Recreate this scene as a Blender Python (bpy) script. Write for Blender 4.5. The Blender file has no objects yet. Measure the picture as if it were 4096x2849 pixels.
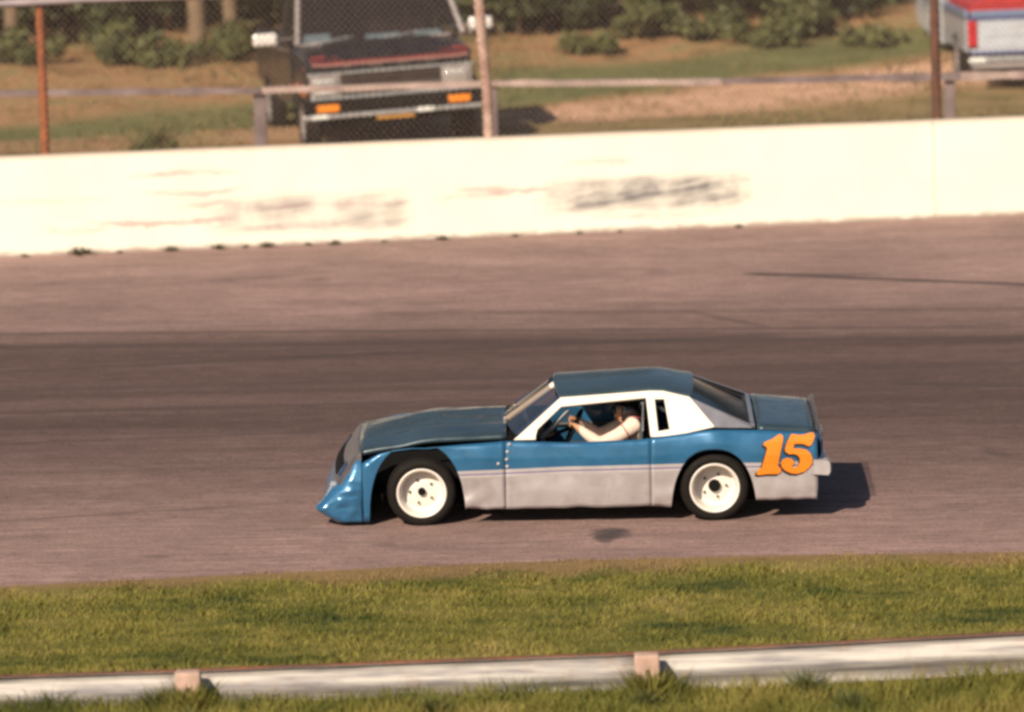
import bpy, bmesh, math, random
import numpy as np
from mathutils import Vector, Matrix, noise as mnoise
R = math.radians
random.seed(7)
rng = np.random.default_rng(11)
scene = bpy.context.scene
COL = scene.collection

# ------------------------------------------------------------------ camera, light, exposure
PITCH, ROLL = R(6.1964), R(1.0)
cf = Vector((0, math.cos(PITCH), -math.sin(PITCH)))
cr0 = Vector((1, 0, 0)); cu0 = cr0.cross(cf)
cr = cr0 * math.cos(ROLL) - cu0 * math.sin(ROLL)
cu = cu0 * math.cos(ROLL) + cr0 * math.sin(ROLL)
cam_data = bpy.data.cameras.new('camera')
cam = bpy.data.objects.new('camera', cam_data); COL.objects.link(cam)
mw = Matrix((cr, cu, -cf)).transposed().to_4x4()
mw.translation = Vector((-0.4926, -67.373, 8.687))
cam.matrix_world = mw
cam_data.lens = 261.58; cam_data.sensor_width = 36.0
cam_data.clip_start = 1.0; cam_data.clip_end = 2000
cam_data.dof.use_dof = True
cam_data.dof.focus_distance = 66.4
cam_data.dof.aperture_fstop = 1.35
scene.camera = cam

world = bpy.data.worlds.new('World'); scene.world = world
world.use_nodes = True
nt = world.node_tree
bg = nt.nodes['Background']
sky = nt.nodes.new('ShaderNodeTexSky')
sky.sky_type = 'NISHITA'; sky.sun_disc = False
SUN_DIR = Vector((-0.60, -1.15, 0.83)).normalized()      # towards the sun
sky.sun_elevation = math.asin(SUN_DIR.z)
sky.sun_rotation = math.atan2(SUN_DIR.x, SUN_DIR.y) % (2 * math.pi)
sky.air_density = 1.0; sky.dust_density = 1.0
nt.links.new(sky.outputs[0], bg.inputs[0])
bg.inputs[1].default_value = 0.05

sl = bpy.data.lights.new('sun', 'SUN'); sl.energy = 5.0; sl.angle = R(0.55); sl.color = (1.0, 0.855, 0.68)
so = bpy.data.objects.new('sun', sl); COL.objects.link(so)
so.rotation_euler = SUN_DIR.to_track_quat('Z', 'Y').to_euler(); so.location = (-20, -40, 40)

scene.view_settings.view_transform = 'Standard'
scene.view_settings.look = 'None'
scene.view_settings.exposure = 0.42
scene.view_settings.gamma = 1.0
scene.view_settings.use_curve_mapping = False
scene.cycles.filter_width = 3.0
scene.cycles.max_bounces = 6

# ------------------------------------------------------------------ material helpers
def new_mat(name):
    m = bpy.data.materials.new(name); m.use_nodes = True
    n = m.node_tree.nodes; b = n['Principled BSDF']
    return m, m.node_tree, b

def setin(b, **kw):
    names = {'rough': 'Roughness', 'metal': 'Metallic', 'coat': 'Coat Weight', 'coatr': 'Coat Roughness',
             'spec': 'Specular IOR Level', 'trans': 'Transmission Weight', 'alpha': 'Alpha', 'ior': 'IOR'}
    for k, v in kw.items(): b.inputs[names[k]].default_value = v

def node(t, typ, **kw):
    n = t.nodes.new(typ)
    for k, v in kw.items():
        if isinstance(k, str) and hasattr(n, k): setattr(n, k, v)
    return n

def noise_tex(t, vec, scale, detail=4, rough=.55, mapscale=None):
    if mapscale:
        mp = t.nodes.new('ShaderNodeMapping'); mp.inputs['Scale'].default_value = mapscale
        t.links.new(vec, mp.inputs['Vector']); vec = mp.outputs[0]
    n = t.nodes.new('ShaderNodeTexNoise'); n.inputs['Scale'].default_value = scale
    n.inputs['Detail'].default_value = detail; n.inputs['Roughness'].default_value = rough
    t.links.new(vec, n.inputs['Vector'])
    return n.outputs['Fac']

def ramp(t, fac, stops):
    r = t.nodes.new('ShaderNodeValToRGB')
    el = r.color_ramp.elements
    while len(el) < len(stops): el.new(.5)
    for e, (p, c) in zip(el, stops):
        e.position = p; e.color = (c, c, c, 1) if not isinstance(c, tuple) else (*c[:3], 1)
    t.links.new(fac, r.inputs[0]); return r.outputs[0]

def math_n(t, op, a, b=None, c=None, clamp=False):
    m = t.nodes.new('ShaderNodeMath'); m.operation = op; m.use_clamp = clamp
    for i, v in enumerate((a, b, c)):
        if v is None: continue
        if isinstance(v, (int, float)): m.inputs[i].default_value = v
        else: t.links.new(v, m.inputs[i])
    return m.outputs[0]

def sstep(t, v, lo, hi):
    m = t.nodes.new('ShaderNodeMapRange'); m.interpolation_type = 'SMOOTHSTEP'
    m.inputs['From Min'].default_value = lo; m.inputs['From Max'].default_value = hi
    t.links.new(v, m.inputs['Value']); return m.outputs[0]

def mix(t, fac, a, b):
    m = t.nodes.new('ShaderNodeMix'); m.data_type = 'RGBA'
    for i, v in ((0, fac), (6, a), (7, b)):
        if isinstance(v, (int, float)): m.inputs[i].default_value = v
        elif isinstance(v, tuple): m.inputs[i].default_value = (*v[:3], 1)
        else: t.links.new(v, m.inputs[i])
    return m.outputs[2]

def bump(t, b, h, strength=.3, dist=.02):
    n = t.nodes.new('ShaderNodeBump'); n.inputs['Strength'].default_value = strength
    n.inputs['Distance'].default_value = dist
    t.links.new(h, n.inputs['Height']); t.links.new(n.outputs[0], b.inputs['Normal'])

def obj_co(t): return t.nodes.new('ShaderNodeTexCoord').outputs['Object']
def pos_co(t): return t.nodes.new('ShaderNodeNewGeometry').outputs['Position']

def simple(name, c, rough=.5, metal=0, coat=0, var=.15, scale=6, dirt=None, bmp=0, **kw):
    """colour with fine uneven wear"""
    m, t, b = new_mat(name)
    setin(b, rough=rough, metal=metal, coat=coat, **kw)
    co = obj_co(t)
    f = noise_tex(t, co, scale, 5)
    lo = tuple(v * (1 - var) for v in c); hi = tuple(min(1, v * (1 + var)) for v in c)
    col = ramp(t, f, [(.3, lo), (.7, hi)])
    if dirt:
        f2 = noise_tex(t, co, scale * .45, 6, .7)
        col = mix(t, ramp(t, f2, [(.48, 0.0), (.72, .75)]), col, dirt)
    t.links.new(col, b.inputs['Base Color'])
    rr = ramp(t, noise_tex(t, co, scale * 2, 3), [(.3, max(0, rough - .08)), (.7, min(1, rough + .1))])
    t.links.new(rr, b.inputs['Roughness'])
    if bmp: bump(t, b, noise_tex(t, co, scale * 8, 4), bmp, .01)
    return m

# ------------------------------------------------------------------ mesh helpers
class MB:
    def __init__(s): s.v = []; s.f = []; s.mi = []
    def add(s, vs, fs, mi=0):
        o = len(s.v); s.v += [tuple(p) for p in vs]
        s.f += [tuple(i + o for i in f) for f in fs]; s.mi += [mi] * len(fs); return s
    def box(s, lo, hi, mi=0, taper=None):
        x0, y0, z0 = lo; x1, y1, z1 = hi
        vs = [(x0, y0, z0), (x1, y0, z0), (x1, y1, z0), (x0, y1, z0), (x0, y0, z1), (x1, y0, z1), (x1, y1, z1), (x0, y1, z1)]
        return s.add(vs, [(3, 2, 1, 0), (4, 5, 6, 7), (0, 1, 5, 4), (1, 2, 6, 5), (2, 3, 7, 6), (3, 0, 4, 7)], mi)
    def tube(s, pts, rad, n=8, mi=0, cap=True):
        pts = [Vector(p) for p in pts]
        rads = rad if isinstance(rad, (list, tuple)) else [rad] * len(pts)
        vs = []; fs = []
        for i, p in enumerate(pts):
            d = (pts[min(i + 1, len(pts) - 1)] - pts[max(i - 1, 0)]).normalized()
            a = d.cross(Vector((0, 0, 1)) if abs(d.z) < .9 else Vector((1, 0, 0))).normalized(); c = d.cross(a)
            for k in range(n):
                t = 2 * math.pi * k / n
                vs.append(p + (a * math.cos(t) + c * math.sin(t)) * rads[i])
        for i in range(len(pts) - 1):
            for k in range(n):
                k2 = (k + 1) % n
                fs.append((i * n + k, i * n + k2, (i + 1) * n + k2, (i + 1) * n + k))
        if cap: fs.append(tuple(range(n))[::-1]); fs.append(tuple((len(pts) - 1) * n + k for k in range(n)))
        return s.add(vs, fs, mi)
    def lathe_y(s, prof, n=40, mi=0, c=(0, 0, 0), close=False):
        """prof: (radius, offset along -y)"""
        vs = []; fs = []
        for r, o in prof:
            for k in range(n):
                t = 2 * math.pi * k / n
                vs.append((c[0] + r * math.cos(t), c[1] - o, c[2] + r * math.sin(t)))
        m = len(prof)
        for i in range(m - 1 if not close else m):
            j = (i + 1) % m
            for k in range(n):
                k2 = (k + 1) % n
                fs.append((i * n + k, j * n + k, j * n + k2, i * n + k2))
        return s.add(vs, fs, mi)
    def grid(s, P, mi=0):
        ni = len(P); nj = len(P[0]); vs = [p for row in P for p in row]; fs = []
        for i in range(ni - 1):
            for j in range(nj - 1):
                fs.append((i * nj + j, i * nj + j + 1, (i + 1) * nj + j + 1, (i + 1) * nj + j))
        return s.add(vs, fs, mi)
    def mirror_y(s):
        q = MB(); q.v = [(a, -b, c) for a, b, c in s.v]; q.f = [f[::-1] for f in s.f]; q.mi = list(s.mi); return q
    def mesh(s, name, mats, smooth=False):
        me = bpy.data.meshes.new(name); me.from_pydata(s.v, [], s.f)
        for m in (mats if isinstance(mats, (list, tuple)) else [mats]): me.materials.append(m)
        me.polygons.foreach_set('material_index', s.mi)
        if smooth: me.polygons.foreach_set('use_smooth', [True] * len(me.polygons))
        me.update(); return me
    def build(s, name, mats, parent=None, smooth=False, solid=0, bevel=0, auto=None, fixn=False):
        me = s.mesh(name, mats, smooth)
        if fixn or smooth:
            bm = bmesh.new(); bm.from_mesh(me); bmesh.ops.remove_doubles(bm, verts=bm.verts, dist=1e-5)
            if fixn: bmesh.ops.recalc_face_normals(bm, faces=bm.faces)
            bm.to_mesh(me); bm.free()
        o = bpy.data.objects.new(name, me); COL.objects.link(o)
        if parent: o.parent = parent
        if bevel:
            b = o.modifiers.new('bevel', 'BEVEL'); b.width = bevel; b.segments = 2; b.limit_method = 'ANGLE'; b.angle_limit = R(40)
        if solid:
            b = o.modifiers.new('solid', 'SOLIDIFY'); b.thickness = solid; b.offset = -1
        if auto:
            me.polygons.foreach_set('use_smooth', [True] * len(me.polygons))
            bm = bmesh.new(); bm.from_mesh(me)
            for e in bm.edges:
                if len(e.link_faces) == 2 and e.calc_face_angle(0) > R(auto): e.smooth = False
            bm.to_mesh(me); bm.free()
        return o

def tag(o, label=None, cat=None, group=None, kind=None):
    if label: o['label'] = label
    if cat: o['category'] = cat
    if group: o['group'] = group
    if kind: o['kind'] = kind
    return o
def empty(name, loc=(0, 0, 0), rot=(0, 0, 0), label=None, cat=None, group=None):
    o = bpy.data.objects.new(name, None); COL.objects.link(o)
    o.location = loc; o.rotation_euler = rot; o.empty_display_size = .2
    return tag(o, label, cat, group)
def copy_tree(o, parent=None):
    c = o.copy(); COL.objects.link(c)
    if parent: c.parent = parent
    for ch in list(o.children): copy_tree(ch, c)
    return c
def interp(x, xs, ys): return float(np.interp(x, xs, ys))

# ------------------------------------------------------------------ ground heights
BANK = R(3.5); TB = math.tan(BANK)
WS = 0.1565
def wall_y(x): return 16.11 + WS * (x + .469)
def wall_z(x): return TB * wall_y(x)
EX = [-32, -9, -4.97, -2.85, -.71, 1.64, 3.97, 9, 32]
EY = [-8.2, -4.15, -3.37, -3.01, -2.70, -2.58, -2.62, -2.75, -3.4]
def edge_y(x): return interp(x, EX, EY)
def infield_z(y): return .03 * y - .112
def hill_z(x, y):
    w = y - wall_y(x) - .13; zb = wall_z(x)
    crest = zb + .80 + .03 * mnoise.noise(Vector((x * .7, y * .7, 3)))
    flat = 1.56 + .05 * mnoise.noise(Vector((x * .4, y * .4, 8)))
    k = min(1, max(0, (w - 1.9) / 2.2)); k = k * k * (3 - 2 * k)
    z = crest * (1 - k) + flat * k
    if y > 26: z += .115 * (y - 26) + .12 * min(1, (y - 26) / 4) * mnoise.noise(Vector((x * .45, y * .6, 1)))
    if y > 35: z += .12 * (y - 35)
    return z

# ------------------------------------------------------------------ setting materials
def asphalt():
    m, t, b = new_mat('asphalt'); setin(b, rough=.85, spec=.3)
    p = pos_co(t); sp = t.nodes.new('ShaderNodeSeparateXYZ'); t.links.new(p, sp.inputs[0])
    x, y = sp.outputs['X'], sp.outputs['Y']
    wob = noise_tex(t, p, 1.0, 3, .5, (.22, .6, 0))
    yy = math_n(t, 'ADD', math_n(t, 'ADD', y, math_n(t, 'MULTIPLY', x, .05)), math_n(t, 'MULTIPLY_ADD', wob, 1.6, -.8))
    # rubbered-in racing groove
    up = math_n(t, 'SUBTRACT', 1.0, sstep(t, yy, 8.7, 10.7))
    lowr = sstep(t, yy, -2.6, 4.8)
    up2 = math_n(t, 'MULTIPLY', math_n(t, 'SUBTRACT', 1.0, sstep(t, yy, 9.6, 12.6)), math_n(t, 'MULTIPLY_ADD', sstep(t, x, -4.0, 3.0), .38, .22))
    gro = math_n(t, 'MULTIPLY', math_n(t, 'MAXIMUM', up, up2), lowr)
    streak = ramp(t, noise_tex(t, p, 1.0, 5, .6, (.09, 1.5, 0)), [(.25, 0.0), (.75, 1.0)])
    fine = ramp(t, noise_tex(t, p, 1.0, 6, .65, (.5, 9.0, 0)), [(.36, 0.0), (.66, 1.0)])
    gro = math_n(t, 'MULTIPLY', gro, math_n(t, 'MULTIPLY_ADD', streak, .38, .68), clamp=True)
    speck = math_n(t, 'ADD', math_n(t, 'MULTIPLY', noise_tex(t, p, 30, 5, .8), .6), math_n(t, 'MULTIPLY', noise_tex(t, p, 1.0, 5, .75, (3, 11, 0)), .4))
    base = ramp(t, speck, [(.40, (.190, .120, .106)), (.60, (.425, .283, .252))])
    big = ramp(t, noise_tex(t, p, 1.0, 4, .6, (.5, 1.1, 0)), [(.32, .74), (.68, 1.12)])
    mm = t.nodes.new('ShaderNodeMix'); mm.data_type = 'RGBA'; mm.blend_type = 'MULTIPLY'; mm.inputs[0].default_value = 1
    t.links.new(base, mm.inputs[6]); t.links.new(big, mm.inputs[7])
    rub = ramp(t, speck, [(.40, (.036, .022, .019)), (.60, (.104, .065, .057))])
    col = mix(t, gro, mm.outputs[2], rub)
    col = mix(t, math_n(t, 'MULTIPLY', fine, .38), col, (.085, .055, .048))
    # rubber streaks crossing the groove:  (x0, y0, x1, y1, width, strength)
    for (x0, y0, x1, y1, wd, st) in [(2.0, 13.15, 12, 9.5, .13, .85), (2.0, 13.1, 3.9, 12.86, .12, .6),
                                     (-6.5, 10.05, 7, 9.2, .10, .55), (-6, 7.6, 3.5, 9.35, .10, .55), (-7, 5.2, 6, 5.9, .14, .4),
                                     (-7, 3.4, 0, 4.2, .09, .4), (-8, 9.3, 8, 8.5, .22, .45), (-8, 6.4, 8, 7.3, .18, .35), (-2, 10.9, 8, 10.3, .16, .35), (-8, 2.0, 3, 2.2, .12, .25), (-8, 8.4, 1, 8.8, .08, .4), (-5.5, -.4, -2.4, .35, .05, .45), (3.2, 6.1, 5.6, 5.6, .16, .5),
                                     (-5.3, 12.7, -2.0, 13.9, .10, .22), (1.3, 10.8, 2.3, 9.4, .12, .4),
                                     (-1.65, 3.3, -1.3, 1.9, .12, .35), (3.9, 2.6, 4.2, 1.8, .12, .35)]:
        dx, dy = x1 - x0, y1 - y0; L = math.hypot(dx, dy); ux, uy = dx / L, dy / L
        s = math_n(t, 'ADD', math_n(t, 'MULTIPLY', x, ux), math_n(t, 'MULTIPLY_ADD', y, uy, -(x0 * ux + y0 * uy)))
        d = math_n(t, 'ADD', math_n(t, 'MULTIPLY', x, -uy), math_n(t, 'MULTIPLY_ADD', y, ux, (x0 * uy - y0 * ux)))
        d = math_n(t, 'ABSOLUTE', math_n(t, 'ADD', d, math_n(t, 'MULTIPLY_ADD', fine, .06, -.03)))
        a = math_n(t, 'MULTIPLY', math_n(t, 'SUBTRACT', 1.0, sstep(t, d, wd * .3, wd)),
                   math_n(t, 'MULTIPLY', sstep(t, s, -.05, .25), math_n(t, 'SUBTRACT', 1.0, sstep(t, s, L * .7, L))))
        col = mix(t, math_n(t, 'MULTIPLY', a, st), col, (.045, .032, .032))
    # oil spots
    for (x0, y0, rx, ry, st) in [(.37, -1.40, .24, .34, 1.0), (.30, -1.62, .12, .3, .8), (.05, 9.0, .25, .2, .3), (-2.6, 13.2, .2, .2, .35), (1.1, 13.4, .16, .2, .3), (-3.67, -2.13, .17, .12, .35), (-1.66, -1.75, .16, .14, .35), (2.1, 9.1, .2, .3, .3)]:
        dx = math_n(t, 'DIVIDE', math_n(t, 'SUBTRACT', x, x0), rx); dy = math_n(t, 'DIVIDE', math_n(t, 'SUBTRACT', y, y0), ry)
        r2 = math_n(t, 'ADD', math_n(t, 'MULTIPLY', dx, dx), math_n(t, 'MULTIPLY', dy, dy))
        r2 = math_n(t, 'ADD', r2, math_n(t, 'MULTIPLY_ADD', noise_tex(t, p, 6, 3), 1.2, -.6))
        a = math_n(t, 'MULTIPLY', math_n(t, 'SUBTRACT', 1.0, sstep(t, r2, .1, 1.0)), st)
        col = mix(t, a, col, (.055, .04, .042))
    t.links.new(col, b.inputs['Base Color'])
    bump(t, b, noise_tex(t, p, 60, 4, .7), .35, .01)
    return m

def grass_mat(name, stops, big=(.5, .9), dry=None, edge=False, blade=False):
    m, t, b = new_mat(name); setin(b, rough=.75, spec=.2)
    p = pos_co(t)
    f = math_n(t, 'ADD', math_n(t, 'MULTIPLY', noise_tex(t, p, big[0], 4, .6, (1, 1.5, .3)), .6),
               math_n(t, 'MULTIPLY', noise_tex(t, p, big[0] * 5, 5, .65, (.8, 1.3, .3)), .4))
    col = ramp(t, f, stops)
    if edge:   # dry, dusty band beside the asphalt
        sp = t.nodes.new('ShaderNodeSeparateXYZ'); t.links.new(p, sp.inputs[0])
        d = math_n(t, 'ADD', math_n(t, 'ADD', sp.outputs['Y'], math_n(t, 'MULTIPLY', math_n(t, 'ABSOLUTE', math_n(t, 'SUBTRACT', sp.outputs['X'], 2.4)), .09)),
                   math_n(t, 'MULTIPLY_ADD', noise_tex(t, p, 1.6, 4), 1.5, -.75))
        col = mix(t, math_n(t, 'MULTIPLY', sstep(t, d, -3.25, -2.65), .7), col, (.24, .145, .075))
    t.links.new(col, b.inputs['Base Color'])
    return m

def hill_mat():
    m, t, b = new_mat('earth_and_grass'); setin(b, rough=.9, spec=.2)
    p = pos_co(t); sp = t.nodes.new('ShaderNodeSeparateXYZ'); t.links.new(p, sp.inputs[0])
    x, y = sp.outputs['X'], sp.outputs['Y']
    n1 = noise_tex(t, p, 1.0, 5, .65, (.35, .55, .5)); n2 = noise_tex(t, p, 2.2, 6, .65, (.7, 1, 1)); n3 = noise_tex(t, p, 14, 4, .7)
    earth = ramp(t, math_n(t, 'ADD', math_n(t, 'MULTIPLY', n2, .7), math_n(t, 'MULTIPLY', n3, .3)),
                 [(.36, (.14, .085, .040)), (.48, (.32, .180, .088)), (.63, (.52, .295, .165))])
    green = ramp(t, math_n(t, 'ADD', math_n(t, 'MULTIPLY', n2, .5), math_n(t, 'MULTIPLY', n3, .5)),
                 [(.35, (.080, .092, .032)), (.65, (.195, .185, .075))])
    # a grassy strip crosses the flat, trampled pale earth on its near side at the right
    yc = math_n(t, 'SUBTRACT', y, math_n(t, 'MULTIPLY_ADD', x, .50, 28.2))
    yc = math_n(t, 'ADD', yc, math_n(t, 'MULTIPLY_ADD', n1, 2.0, -1.0))
    strip = math_n(t, 'MULTIPLY', sstep(t, yc, -1.6, -.9), math_n(t, 'SUBTRACT', 1.0, sstep(t, yc, .7, 1.8)))
    path = math_n(t, 'MULTIPLY', math_n(t, 'MULTIPLY', sstep(t, yc, -3.9, -2.7), math_n(t, 'SUBTRACT', 1.0, sstep(t, yc, -1.9, -1.2))), sstep(t, x, -7.0, 1.0))
    earth = mix(t, math_n(t, 'MULTIPLY', path, ramp(t, n2, [(.38, .45), (.58, .95)])), earth, (.60, .365, .25))
    near = math_n(t, 'MULTIPLY', math_n(t, 'MULTIPLY', math_n(t, 'SUBTRACT', 1.0, sstep(t, yc, -4.0, -2.9)), sstep(t, x, -2.5, 1.0)), .55)
    pat = ramp(t, n2, [(.50, 0.0), (.60, .75)])
    g = math_n(t, 'MAXIMUM', math_n(t, 'MAXIMUM', strip, near), math_n(t, 'MULTIPLY', pat, math_n(t, 'SUBTRACT', 1.0, path)), clamp=True)
    t.links.new(mix(t, g, earth, green), b.inputs['Base Color'])
    bump(t, b, n3, .6, .05)
    return m

def wall_mat():
    m, t, b = new_mat('white_painted_concrete'); setin(b, rough=.7, spec=.3)
    p = obj_co(t); sp = t.nodes.new('ShaderNodeSeparateXYZ'); t.links.new(p, sp.inputs[0])
    u, z = sp.outputs['X'], sp.outputs['Z']
    base = ramp(t, noise_tex(t, p, 1.3, 5, .6), [(.3, (.76, .70, .60)), (.7, (.82, .77, .67))])
    mp = t.nodes.new('ShaderNodeMapping'); mp.inputs['Rotation'].default_value = (0, R(7), 0); t.links.new(p, mp.inputs['Vector'])
    sm = ramp(t, noise_tex(t, mp.outputs[0], 1.0, 6, .68, (.9, 1, 13)), [(.38, .05), (.62, 1.0)])
    cl = ramp(t, noise_tex(t, p, 2.2, 5, .6), [(.33, .30), (.58, 1.0)])
    col = base
    fine = noise_tex(t, p, 5, 5, .65, (1, 1, 3))
    # rubber scuffs: u0, u1, z0, z1, strength
    for (u0, u1, z0, z1, st) in [(-3.3, -1.15, .14, .58, .60), (.50, 2.75, .22, .62, .95), (-2.2, -1.25, .12, .30, .35), (.52, .82, .34, .50, 1), (1.0, 1.85, .36, .47, 1), (1.15, 1.75, .52, .60, 1), (1.85, 2.2, .38, .58, 1), (2.35, 2.65, .22, .48, .9)]:
        a = math_n(t, 'MULTIPLY', math_n(t, 'MULTIPLY', sstep(t, math_n(t, 'ADD', u, math_n(t, 'MULTIPLY_ADD', fine, .9, -.45)), u0 - .3, u0 + .35), math_n(t, 'SUBTRACT', 1.0, sstep(t, math_n(t, 'ADD', u, math_n(t, 'MULTIPLY_ADD', fine, .5, -.25)), u1 - .2, u1 + .08))),
                   math_n(t, 'MULTIPLY', sstep(t, z, z0 - .05, z0 + .1), math_n(t, 'SUBTRACT', 1.0, sstep(t, z, z1 - .1, z1 + .05))))
        a = math_n(t, 'MULTIPLY', math_n(t, 'MULTIPLY', a, st), math_n(t, 'MULTIPLY', math_n(t, 'MULTIPLY_ADD', sm, .7, .3), cl))
        col = mix(t, math_n(t, 'MULTIPLY', a, 1.0, clamp=True), col, (.085, .078, .098))
    # reddish scrape lines: a curve  z = zc + k (u-uc)^2
    for (uc, zc, k, hw, st) in [(-3.7, .86, -.06, .75, .30), (-3.6, .62, .10, .7, .30), (-3.3, .50, -.12, .55, .25), (-3.9, .30, .05, 1.0, .38),
                                (-2.3, .44, -.03, 1.2, .25), (-2.4, .20, .04, .9, .2), (.1, .50, .07, .5, .38), (-.3, .54, .1, .4, .3), (-.4, .47, -.08, .5, .25),
                                (1.7, .16, .03, .9, .22), (1.0, .80, -.12, .45, .25), (-4.9, .25, .2, .45, .18), (-5.2, .6, .03, .8, .15)]:
        du = math_n(t, 'SUBTRACT', u, uc)
        zz = math_n(t, 'SUBTRACT', z, math_n(t, 'MULTIPLY_ADD', math_n(t, 'MULTIPLY', du, du), k, zc))
        zz = math_n(t, 'ABSOLUTE', math_n(t, 'ADD', zz, math_n(t, 'MULTIPLY_ADD', fine, .16, -.08)))
        a = math_n(t, 'MULTIPLY', math_n(t, 'SUBTRACT', 1.0, sstep(t, zz, .008, .05)), math_n(t, 'SUBTRACT', 1.0, sstep(t, math_n(t, 'ABSOLUTE', du), hw * .5, hw)))
        col = mix(t, math_n(t, 'MULTIPLY', math_n(t, 'MULTIPLY', a, st * 1.5), cl, clamp=True), col, (.30, .16, .18))
    # grime along the foot and below the coping
    foot = math_n(t, 'SUBTRACT', 1.0, sstep(t, math_n(t, 'ADD', z, math_n(t, 'MULTIPLY_ADD', fine, .14, -.07)), .0, .07))
    col = mix(t, math_n(t, 'MULTIPLY', foot, .7), col, (.20, .14, .11))
    topl = sstep(t, math_n(t, 'ADD', z, math_n(t, 'MULTIPLY_ADD', fine, .05, -.025)), 1.06, 1.09)
    col = mix(t, math_n(t, 'MULTIPLY', topl, .45), col, (.35, .22, .14))
    t.links.new(col, b.inputs['Base Color'])
    bump(t, b, noise_tex(t, p, 9, 6, .7), .25, .02)
    return m

M = {}
M['asphalt'] = asphalt()
GR = [(.38, (.048, .062, .015)), (.46, (.122, .120, .024)), (.55, (.190, .166, .038)), (.66, (.270, .212, .072))]
M['turf'] = grass_mat('turf', [(p, (c[0] * .8, c[1] * .8, c[2] * .8)) for p, c in GR], (.55, .9), edge=True)
M['blade'] = grass_mat('grass_blade', GR, (.55, .9), edge=True)
M['hill'] = hill_mat()
M['wall'] = wall_mat()
M['drygrass'] = grass_mat('dry_grass', [(.35, (.11, .09, .03)), (.55, (.22, .16, .07)), (.7, (.30, .22, .12))])
M['rust'] = simple('rusty_steel', (.30, .095, .035), .8, .2, var=.35, scale=5, dirt=(.10, .035, .02))
M['rustpale'] = simple('flaking_painted_steel', (.46, .31, .25), .8, 0, var=.3, scale=7, dirt=(.16, .05, .03))
M['rustdark'] = simple('dark_rusty_steel', (.10, .042, .026), .8, .2, var=.3, scale=5, dirt=(.28, .09, .04))
M['pipe'] = simple('weathered_pipe', (.36, .30, .31), .6, .4, var=.2, scale=4)
M['wire'] = simple('galvanised_wire', (.17, .13, .115), .7, .1)
M['oldwood'] = simple('weathered_wood', (.20, .15, .15), .85, var=.4, scale=2.5, dirt=(.06, .035, .04), bmp=.4)
M['oldwoodpale'] = simple('sun_bleached_wood', (.38, .28, .25), .85, var=.3, scale=3, dirt=(.16, .10, .10), bmp=.4)
M['postwood'] = simple('cut_post_wood', (.46, .31, .25), .85, var=.2, scale=9, dirt=(.30, .18, .11), bmp=.4)
def galv():
    m, t, b = new_mat('galvanised_rail'); setin(b, rough=.55, metal=.25)
    p = obj_co(t)
    col = ramp(t, noise_tex(t, p, 1.0, 5, .65, (.8, 9, 14)), [(.38, (.20, .185, .19)), (.60, (.47, .435, .40))])
    st = ramp(t, noise_tex(t, p, 2.5, 6, .75), [(.55, 0.0), (.75, .6)])
    t.links.new(mix(t, st, col, (.28, .17, .11)), b.inputs['Base Color']); return m
M['galv'] = galv()
def leaf(name, a, c):
    m, t, b = new_mat(name); setin(b, rough=.6, spec=.3)
    f = noise_tex(t, pos_co(t), 5, 4, .7)
    t.links.new(ramp(t, f, [(.3, a), (.7, c)]), b.inputs['Base Color'])
    return m
M['leaf'] = leaf('leaf', (.040, .048, .016), (.092, .100, .036))
M['leaf2'] = leaf('pale_green_leaf', (.078, .090, .028), (.160, .155, .058))  # paler green, mixed in leaf by leaf at random
M['leafdark'] = leaf('dark_leaf', (.016, .026, .010), (.04, .052, .017))
M['weed'] = leaf('weed_leaf', (.05, .06, .016), (.09, .10, .03))
M['weeddark'] = leaf('dry_dark_weed', (.035, .030, .014), (.07, .06, .026))
M['bark'] = simple('bark', (.17, .115, .07), .9, var=.35, scale=7, bmp=.6)

# ------------------------------------------------------------------ large structure
def sheet(name, xs, yfun, n, zfun, mat, kind='structure'):
    P = []
    for x in xs:
        y0, y1 = yfun(x)
        P.append([(x, y0 + (y1 - y0) * j / n, zfun(x, y0 + (y1 - y0) * j / n)) for j in range(n + 1)])
    mb = MB(); mb.grid([r[::-1] for r in P])
    return tag(mb.build(name, mat, smooth=True), kind=kind)
XS = sorted(set([-32 + i * 2 for i in range(33)] + [i * .5 - 9 for i in range(37)]))
sheet('racetrack', XS, lambda x: (edge_y(x) - .06, wall_y(x) + .2), 24, lambda x, y: TB * y, M['asphalt'])
def inf_z(x, y):
    e = edge_y(x); k = min(1, max(0, (e - y) / 1.2))
    return (TB * y + .008) * (1 - k) + infield_z(y) * k + .012 * mnoise.noise(Vector((x * 2, y * 2, 5))) * k
def inf_rows(x):
    e = edge_y(x); return (-12.0, e)
sheet('infield_ground', [-32 + i * .5 for i in range(129)], inf_rows, 40, inf_z, M['turf'])
sheet('infield_ground', [-60, -32, 32, 60], lambda x: (-110, -12.0), 4, lambda x, y: infield_z(y), M['turf'])
HX = [-32 + i * 1.0 for i in range(22)] + [-10 + i * .25 for i in range(81)] + [11 + i * 1.0 for i in range(22)]
def hill_rows():
    P = []
    for x in HX:
        w0 = wall_y(x) + .12
        row = []
        for j in range(90):
            y = w0 + (j / 60.0) ** 1.35 * 22.0
            row.append((x, y, hill_z(x, y)))
        for y in (46, 52, 60, 75, 110): row.append((x, y + (w0 - 16), hill_z(x, 41) + .12 * (y - 41)))
        P.append(row[::-1])
    mb = MB(); mb.grid(P); return mb
tag(hill_rows().build('hillside', M['hill'], smooth=True), kind='structure')
gb = MB(); gb.add([(-900, -900, -4), (900, -900, -4), (900, 900, -4), (-900, 900, -4)], [(0, 1, 2, 3)])
tag(gb.build('ground', M['turf']), kind='structure')

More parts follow.
